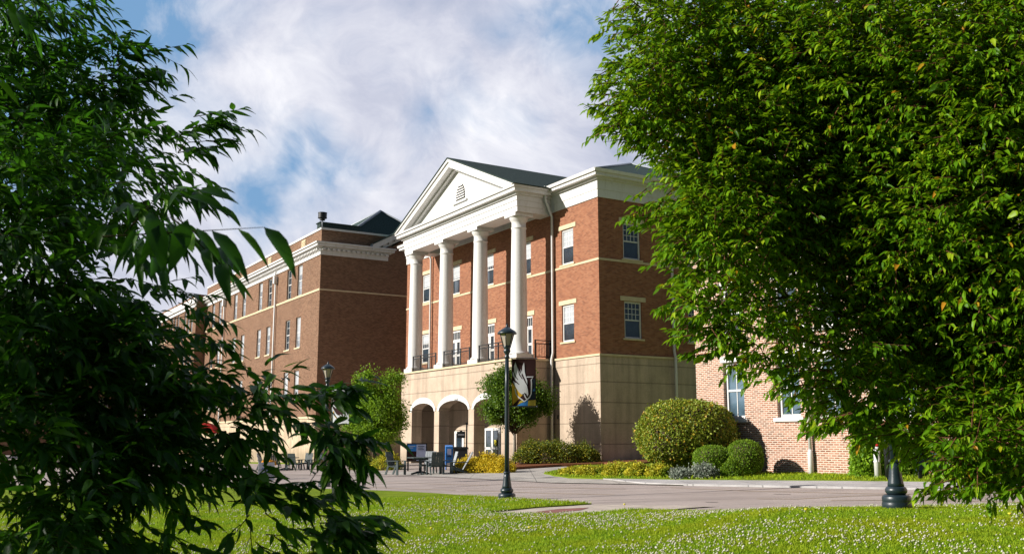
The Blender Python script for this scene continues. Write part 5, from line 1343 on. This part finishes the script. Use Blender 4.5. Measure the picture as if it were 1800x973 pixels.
small_tree('young_tree', 904, 52.2, 811, [(905, 700, 48, 38), (878, 682, 32, 32), (930, 698, 36, 36), (905, 733, 50, 16), (868, 722, 22, 18), (955, 712, 14, 22), (896, 656, 14, 18), (922, 664, 12, 16), (880, 650, 6, 10), (962, 700, 8, 12)], 'young green tree with pale trunk in front of the arcade, behind the centre lamp post', 'leaf_mid', 'bark_pale', 30000, .12)
small_tree('bright_tree', 655, 60, 836, [(645, 690, 20, 30), (665, 725, 38, 40), (684, 700, 14, 28), (655, 762, 46, 20), (624, 735, 20, 20), (700, 735, 10, 34), (634, 664, 5, 14), (648, 656, 4, 10), (676, 668, 5, 16), (690, 664, 4, 14), (703, 672, 4, 14), (612, 748, 10, 8)], 'bright green tree in the gap between the brown building and the portico', 'leaf_lime', 'bark', 30000, .13)
def shrub(name, loc, rad, label, lm, n, size, squash=0, group=None, lumps=16, fill='leaf', cat='shrub', top_flat=.0, rough=.12, shell=.82, jit=.08):
    R = empty(name, loc, 0, label, cat, group)
    ru, rd, rz_ = rad
    d = rand_dir(n); d[:, 2] = np.where(d[:, 2] < -.25, -d[:, 2], d[:, 2]); 
    L_ = rand_dir(lumps); am = rng.uniform(.5, 1, lumps)
    bumpv = sum(a * np.exp(-((d - l) ** 2).sum(1) / .10) for l, a in zip(L_, am))
    r = (1 - rough) + rough * (bumpv / max(bumpv.max(), 1e-6)) * 1.15
    rr = r * (shell + (1 - shell) * rng.random(n)) + rng.normal(0, jit, n)
    P = d * rr[:, None] * np.array([ru, rd, rz_])
    P[:, 2] += rz_ * 0.0
    P[:, 2] = P[:, 2] + .0
    keep = P[:, 2] > -.02 - .0; P, dd = P[keep], d[keep]
    m_ = len(P)
    V, F = place_leaves(lowleaf(.36, .3), P, dd * .7 + rng.normal(0, .65, (m_, 3)), dd + rng.normal(0, .45, (m_, 3)), size * rng.uniform(.6, 1.35, m_))
    bigmesh('foliage', V, F, [lm], parent=R)
    # inner twiggy core
    c = MB(); c.lathe([(.98 * math.cos(t), math.sin(t)) for t in [math.pi / 2 * k / 8 for k in range(-1, 8)]] + [(.01, 1)], seg=20)
    kf = (1 - rough) * .7
    c.v = [(x * ru * kf, y * rd * kf, z * rz_ * kf) for x, y, z in c.v]
    c.build('core', 'bark', R)
    return R
def shrub_px(name, u, vbot, D, wpx, vtop, label, lm, n, size, **k):
    q = at_depth(u, vbot, D); k_ = D / 1723.6; zb = q[2]; zt = at_depth(u, vtop, D)[2]
    wpx *= 1.18; vtop -= (vbot - vtop) * .16; zt = at_depth(u, vtop, D)[2]; rx = wpx * k_ / 2; depth = k.pop('depth', rx)
    return shrub(name, (q[0], q[1], zb), (rx, depth, zt - zb), label, lm, n, size, **k)
# big clipped shrub: widest at mid height, so an ellipsoid with its centre above ground
def ball(name, u, v, D, rx, rz_, dep, label, lm, n, size, rough=.06, power=2.6, group=None):
    c = at_depth(u, v, D); k = D / 1723.6; gz = float(flat(c[0], 0)) + .05
    R = empty(name, (c[0], c[1], gz), 0, label, 'shrub', group)
    d = rand_dir(n); s = (np.abs(d) ** power).sum(1) ** (-1 / power)
    L_ = rand_dir(22); bumpv = sum(np.exp(-((d - l) ** 2).sum(1) / .12) for l in L_); r = 1 - rough + rough * bumpv / bumpv.max()
    P = d * (s * r * (.93 + .07 * rng.random(n) + np.where(rng.random(n) < .06, rng.random(n) * .10, 0)))[:, None] * np.array([rx * k, dep, rz_ * k]); P[:, 2] += c[2] - gz
    keep = P[:, 2] > -.03; P, dd = P[keep], d[keep]; m_ = len(P)
    V, F = place_leaves(lowleaf(.38, .3), P, dd * .5 + rng.normal(0, .7, (m_, 3)), dd + rng.normal(0, .5, (m_, 3)), size * rng.uniform(.6, 1.35, m_)); bigmesh('foliage', V, F, [lm], parent=R)
    cb = bmesh.new(); bmesh.ops.create_icosphere(cb, subdivisions=4, radius=1)
    for vtx in cb.verts:
        dv = np.array(vtx.co); sc_ = (np.abs(dv) ** power).sum() ** (-1 / power) * (1 - rough) * .86; vtx.co = Vector((dv[0] * sc_ * rx * k, dv[1] * sc_ * dep, max(-.05, dv[2] * sc_ * rz_ * k + c[2] - gz)))
    me = bpy.data.meshes.new('core'); cb.to_mesh(me); cb.free(); me.materials.append(M['bark']); mobj('core', me, R)
    # short woody stems under it
    st = MB()
    for i in range(5): a = i * 1.256; st.tube([(.1 * math.cos(a), .1 * math.sin(a), -.1), (.4 * math.cos(a), .4 * math.sin(a), max(.15, (c[2] - gz) * .6))], [.04, .02], 5)
    st.build('stems', 'bark', R)
ball('clipped_shrub', 1207, 765, 34.0, 97, 67, 1.8, 'large rounded clipped shrub at the left corner of the pink brick annex', 'leaf_ball', 24000, .085, .12, 2.25)
ball('box_shrub', 1253, 806, 32.0, 37, 25, .75, 'small clipped green shrub with flat shaded top below the big rounded shrub', 'leaf_box', 9000, .045, .10, 2.3)
ball('box_shrub', 1309, 803, 31.6, 34, 32, .75, 'small clipped green shrub nearest the pink brick wall', 'leaf_box', 9000, .045, .10, 2.3)
shrub_px('sage_shrub', 1195, 838, 30.6, 44, 817, 'grey green low shrub left of its twin in front of the clipped shrubs', 'leaf_sage', 2500, .06, group='grey green low shrubs', rough=.55, jit=.14)
shrub_px('sage_shrub', 1240, 837, 30.3, 50, 812, 'grey green low shrub right of its twin in front of the clipped shrubs', 'leaf_sage', 2800, .06, group='grey green low shrubs', rough=.55, jit=.14)
shrub_px('low_shrub', 1288, 836, 30.4, 40, 806, 'dark loose green shrub in front of the small clipped shrubs', 'leaf_box', 2600, .055, rough=.3)
# yellow ground cover row at the island
for i, (u, vb, w_, vt, D) in enumerate([(1010, 838, 60, 821, 36.5), (1045, 839.5, 62, 818, 35.2), (1085, 840, 60, 816, 34.2), (1125, 840.5, 60, 814, 33.2), (1160, 841, 50, 816, 32.3), (1100, 832, 90, 812, 37)]):
    wh = ['at the left tip', 'second from the left tip', 'third from the left tip', 'fourth from the left tip', 'nearest the grey green shrubs', 'at the back'][i]
    shrub_px('golden_groundcover', u, vb, D, w_, vt, 'low yellow green spreading shrub ' + wh + ' of the grass island', 'leaf_yg', 3200, .075, group='yellow green shrubs on the grass island', rough=.3)
for i, (u, vb, w_, vt, D) in enumerate([(812, 832.5, 40, 808, 43.8), (856, 831, 66, 795, 43.0), (884, 832, 52, 800, 42.2), (834, 830, 60, 799, 44.2)]):
    wh = ['leftmost, beside the lounge chair', 'tallest, left of the centre lamp post', 'touching the centre lamp post', 'behind the others'][i]
    shrub_px('golden_shrub', u, vb, D, w_, vt, 'bright yellow rounded shrub ' + wh, 'leaf_yellow', 9000, .065, group='bright yellow shrubs before the arcade', rough=.36)
for i, (u, vb, w_, vt, D) in enumerate([(928, 811, 66, 774, 50.8), (962, 812, 84, 765, 50.6), (1002, 812, 88, 768, 50.4), (1034, 811, 58, 778, 50.6)]):
    wh = ['leftmost beside the young tree', 'tallest with golden tips', 'right of the tallest one', 'rightmost under the wing corner'][i]
    shrub_px('hedge_shrub', u, vb, D, w_, vt, 'dark green bushy shrub ' + wh, 'leaf_hedge', 5200, .075, group='hedge shrubs along the stone base', rough=.42, depth=1.1)
shrub_px('round_bush', 680, 830, 52, 58, 796, 'yellowish flowering bush left of the arcade corner', 'leaf_yg', 4200, .08, rough=.2)
shrub_px('round_bush', 640, 831, 54, 50, 800, 'dark green bush left of the flowering bush', 'leaf_hedge', 3200, .08, rough=.2)
shrub_px('bright_shrub', 1527, 842, 28.4, 66, 745, 'bright green upright shrub against the pink wall beside the white post', 'leaf_lime', 9000, .085, rough=.3)
shrub_px('bright_shrub', 1600, 843, 28.0, 70, 770, 'green upright shrub behind the right lamp post', 'leaf_mid', 6000, .085, rough=.3)
shrub_px('bright_shrub', 1740, 848, 25.0, 120, 770, 'green shrub below the far right branches', 'leaf_mid', 6000, .085, rough=.3)
# two conical trees off to the left out of frame that throw the shadow on the stone base are left out
# distant tree line filling the horizon gaps
for i, (x, y, h, r, lb_) in enumerate([(46, 95, 11, 5, 'broad green tree beyond the pink annex, nearer of two'), (62, 110, 13, 6, 'broad green tree beyond the pink annex, farther of two')]):
    z = .4; R = empty('broad_tree', (x, y, z), 0, lb_, 'tree'); n = 9000
    C = rand_dir(40) * (rng.random(40) ** .4)[:, None] * np.array([r, r, h * .36]) + np.array([0, 0, h * .62]); w_ = rng.integers(0, 40, n); d = rand_dir(n)
    P = C[w_] + d * (rng.random(n) ** .5)[:, None] * 1.5
    V, F = place_leaves(lowleaf(.4, .3), P, rng.normal(0, 1, (n, 3)), d + np.array([0, 0, .4]), .3 * rng.uniform(.7, 1.3, n)); bigmesh('crown', V, F, ['leaf_mid'], parent=R)
    tr = MB(); tr.tube([(0, 0, -.2), (0, 0, h * .35), (.1, 0, h * .7)], [.35, .25, .1], 10); tr.build('trunk', 'bark', R)
bpy.context.view_layer.update()
